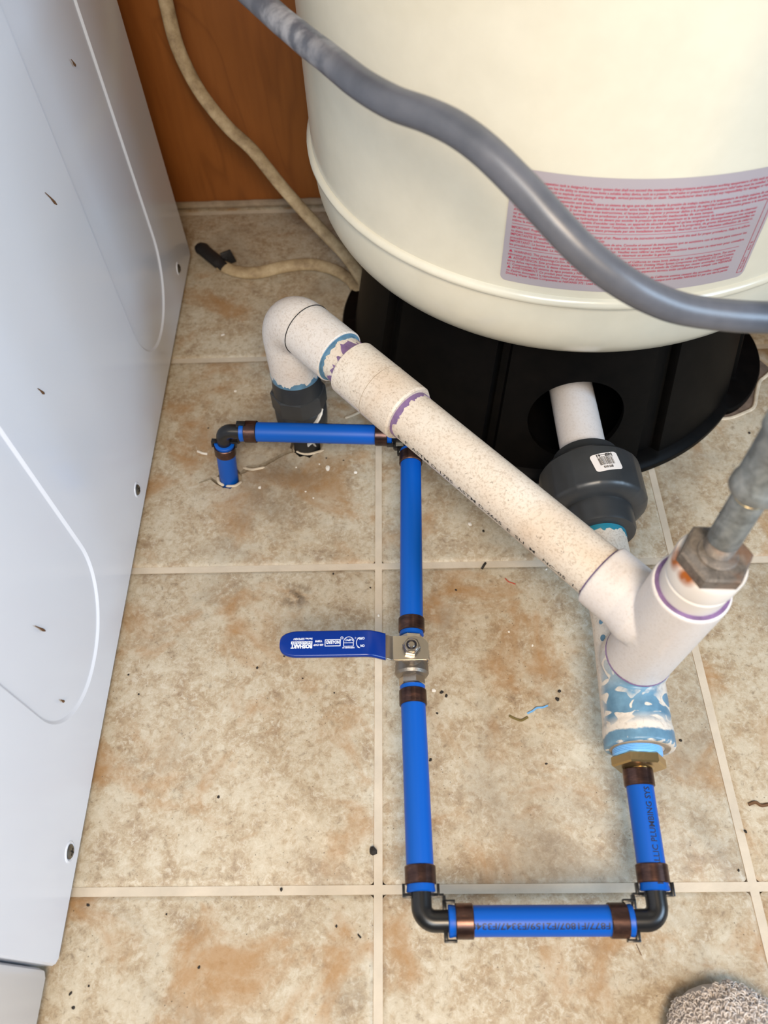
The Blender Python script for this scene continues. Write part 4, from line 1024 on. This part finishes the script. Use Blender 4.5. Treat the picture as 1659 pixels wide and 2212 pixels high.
# ------------------------------------------------------------------ litter on the floor
def blob(name, P, s, mat, label, cat, group=None, flat=.5, seed=0):
    bm = B(); bmesh.ops.create_icosphere(bm, subdivisions=1, radius=1.0)
    for v in bm.verts:
        k = 1 + .45 * noise.noise(v.co * 1.7 + V((seed * 3.1, seed, 0))); v.co = V((v.co.x * s * k * (1 + .5 * ((seed * 37) % 7) / 7), v.co.y * s * k, (v.co.z * k + .9) * s * flat))
    bmesh.ops.rotate(bm, verts=bm.verts, cent=(0, 0, 0), matrix=Matrix.Rotation(seed * 1.3, 3, 'Z')); bmesh.ops.translate(bm, vec=P, verts=bm.verts)
    return tag(obj(name, bm, mat, None, 0, loc=P), label, cat, group)
dark = [(278, 1458, .9), (472, 1722, 1.1), (191, 1955, 1.0), (153, 2146, 1.0), (192, 2130, .8), (159, 2177, 1.1), (608, 1922, 1.1), (727, 2001, .9), (1208, 1494, 1.3), (1203, 1511, 1.6), (954, 1496, 1.3), (964, 1504, 1.3), (944, 1541, .9), (556, 1443, .9), (720, 1240, .9), (614, 1418, .9), (1610, 1797, 1.1), (1530, 1350, .9), (1340, 1330, .9), (1470, 1600, 1.1), (930, 1642, 1.1), (722, 1497, .7), (654, 1466, .7), (1044, 1148, 1.2), (1520, 935, 1.1), (1618, 936, 1.2), (1557, 1108, .9), (450, 925, .8), (705, 990, .9), (742, 995, .8), (1595, 1880, .8), (985, 1275, .9), (1215, 1240, 1.0), (800, 1270, .8), (1180, 1650, .8), (360, 1975, .8), (300, 1500, .8), (430, 2090, .9)]
for k, (x, y, s) in enumerate(dark): blob('crumb', at(x, y), .0012 * s, 'crumb', 'tiny dark crumb of dirt lying on the tiles', 'crumb', 'dark crumbs scattered over the tiles', .6, k)
blob('dirt_clump', at(806, 1840), .0040, 'crumb', 'larger black clump of dirt on the grout left of the front blue pipe', 'dirt', None, .6, 4)
white = [(509, 845, 1.5), (482, 724, 1.8), (708, 1012, 2.3), (768, 1021, 1.8), (561, 1054, 1.5), (1015, 1133, 1.7), (1099, 1365, 1.0), (690, 1003, .8), (640, 1010, .8), (1150, 1395, .8), (937, 1492, 1.6), (1180, 1230, .8), (818, 1330, 1.0), (660, 1062, .9), (677, 1076, .9)]
for k, (x, y, s) in enumerate(white): blob('plastic_chip', at(x, y), .0013 * s, 'chip', 'small white plastic chip lying on the tiles', 'chip', 'white chips scattered over the tiles', .35, k + 50)
def strand(name, px, rad, mat, label, cat):
    bm = B(); P = [at(x, y, z) for x, y, z in px]; tube(bm, spline(P, 5), rad, 6); return tag(obj(name, bm, mat, None, 50, loc=(P[0].x, P[0].y, 0)), label, cat)
strand('plastic_shaving', [(1139, 1541, .001), (1150, 1536, .002), (1160, 1529, .003), (1172, 1528, .002), (1183, 1524, .0012)], .0009, 'ptfe', 'curled light blue plastic shaving on the tile left of the primed tee', 'shaving')
strand('dry_flake', [(1100, 1546, .001), (1112, 1552, .0015), (1126, 1556, .0014), (1140, 1549, .001)], .0011, 'olive', 'olive brown dry flake beside the blue shaving', 'flake')
strand('red_thread', [(1091, 1249, .0008), (1098, 1256, .0012), (1106, 1259, .001), (1114, 1262, .0008)], .0006, 'redthread', 'short red thread on the tile below the slanting pipe', 'thread')
strand('twig', [(1617, 1738, .001), (1632, 1733, .0022), (1645, 1740, .0016), (1662, 1737, .001)], .0014, 'brown', 'thin brown twig on the floor at the right edge', 'twig')
strand('plastic_sliver', [(427, 975, .001), (437, 979, .002), (448, 981, .001)], .0014, 'chip', 'off white sliver of plastic left of the rising blue pipe', 'sliver')
strand('black_shred', [(1049, 1216, .001), (1045, 1222, .002), (1041, 1229, .001)], .0012, 'crumb', 'small black shred on the grout below the slanting white pipe', 'shred')
strand('black_splinter', [(773, 2018, .0008), (776, 2022, .001), (780, 2026, .0008)], .0006, 'crumb', 'thin black splinter on the front left tile', 'splinter')
strand('fibre', [(1375, 2040, .0006), (1380, 2052, .0012), (1386, 2064, .0006)], .0003, 'brown', 'fine brown fibre under the front right elbow', 'fibre')
for o in (wobj for wobj in bpy.data.objects if wobj.type == 'EMPTY' and not wobj.get('label') and wobj.parent is None): print('unlabelled', o.name)
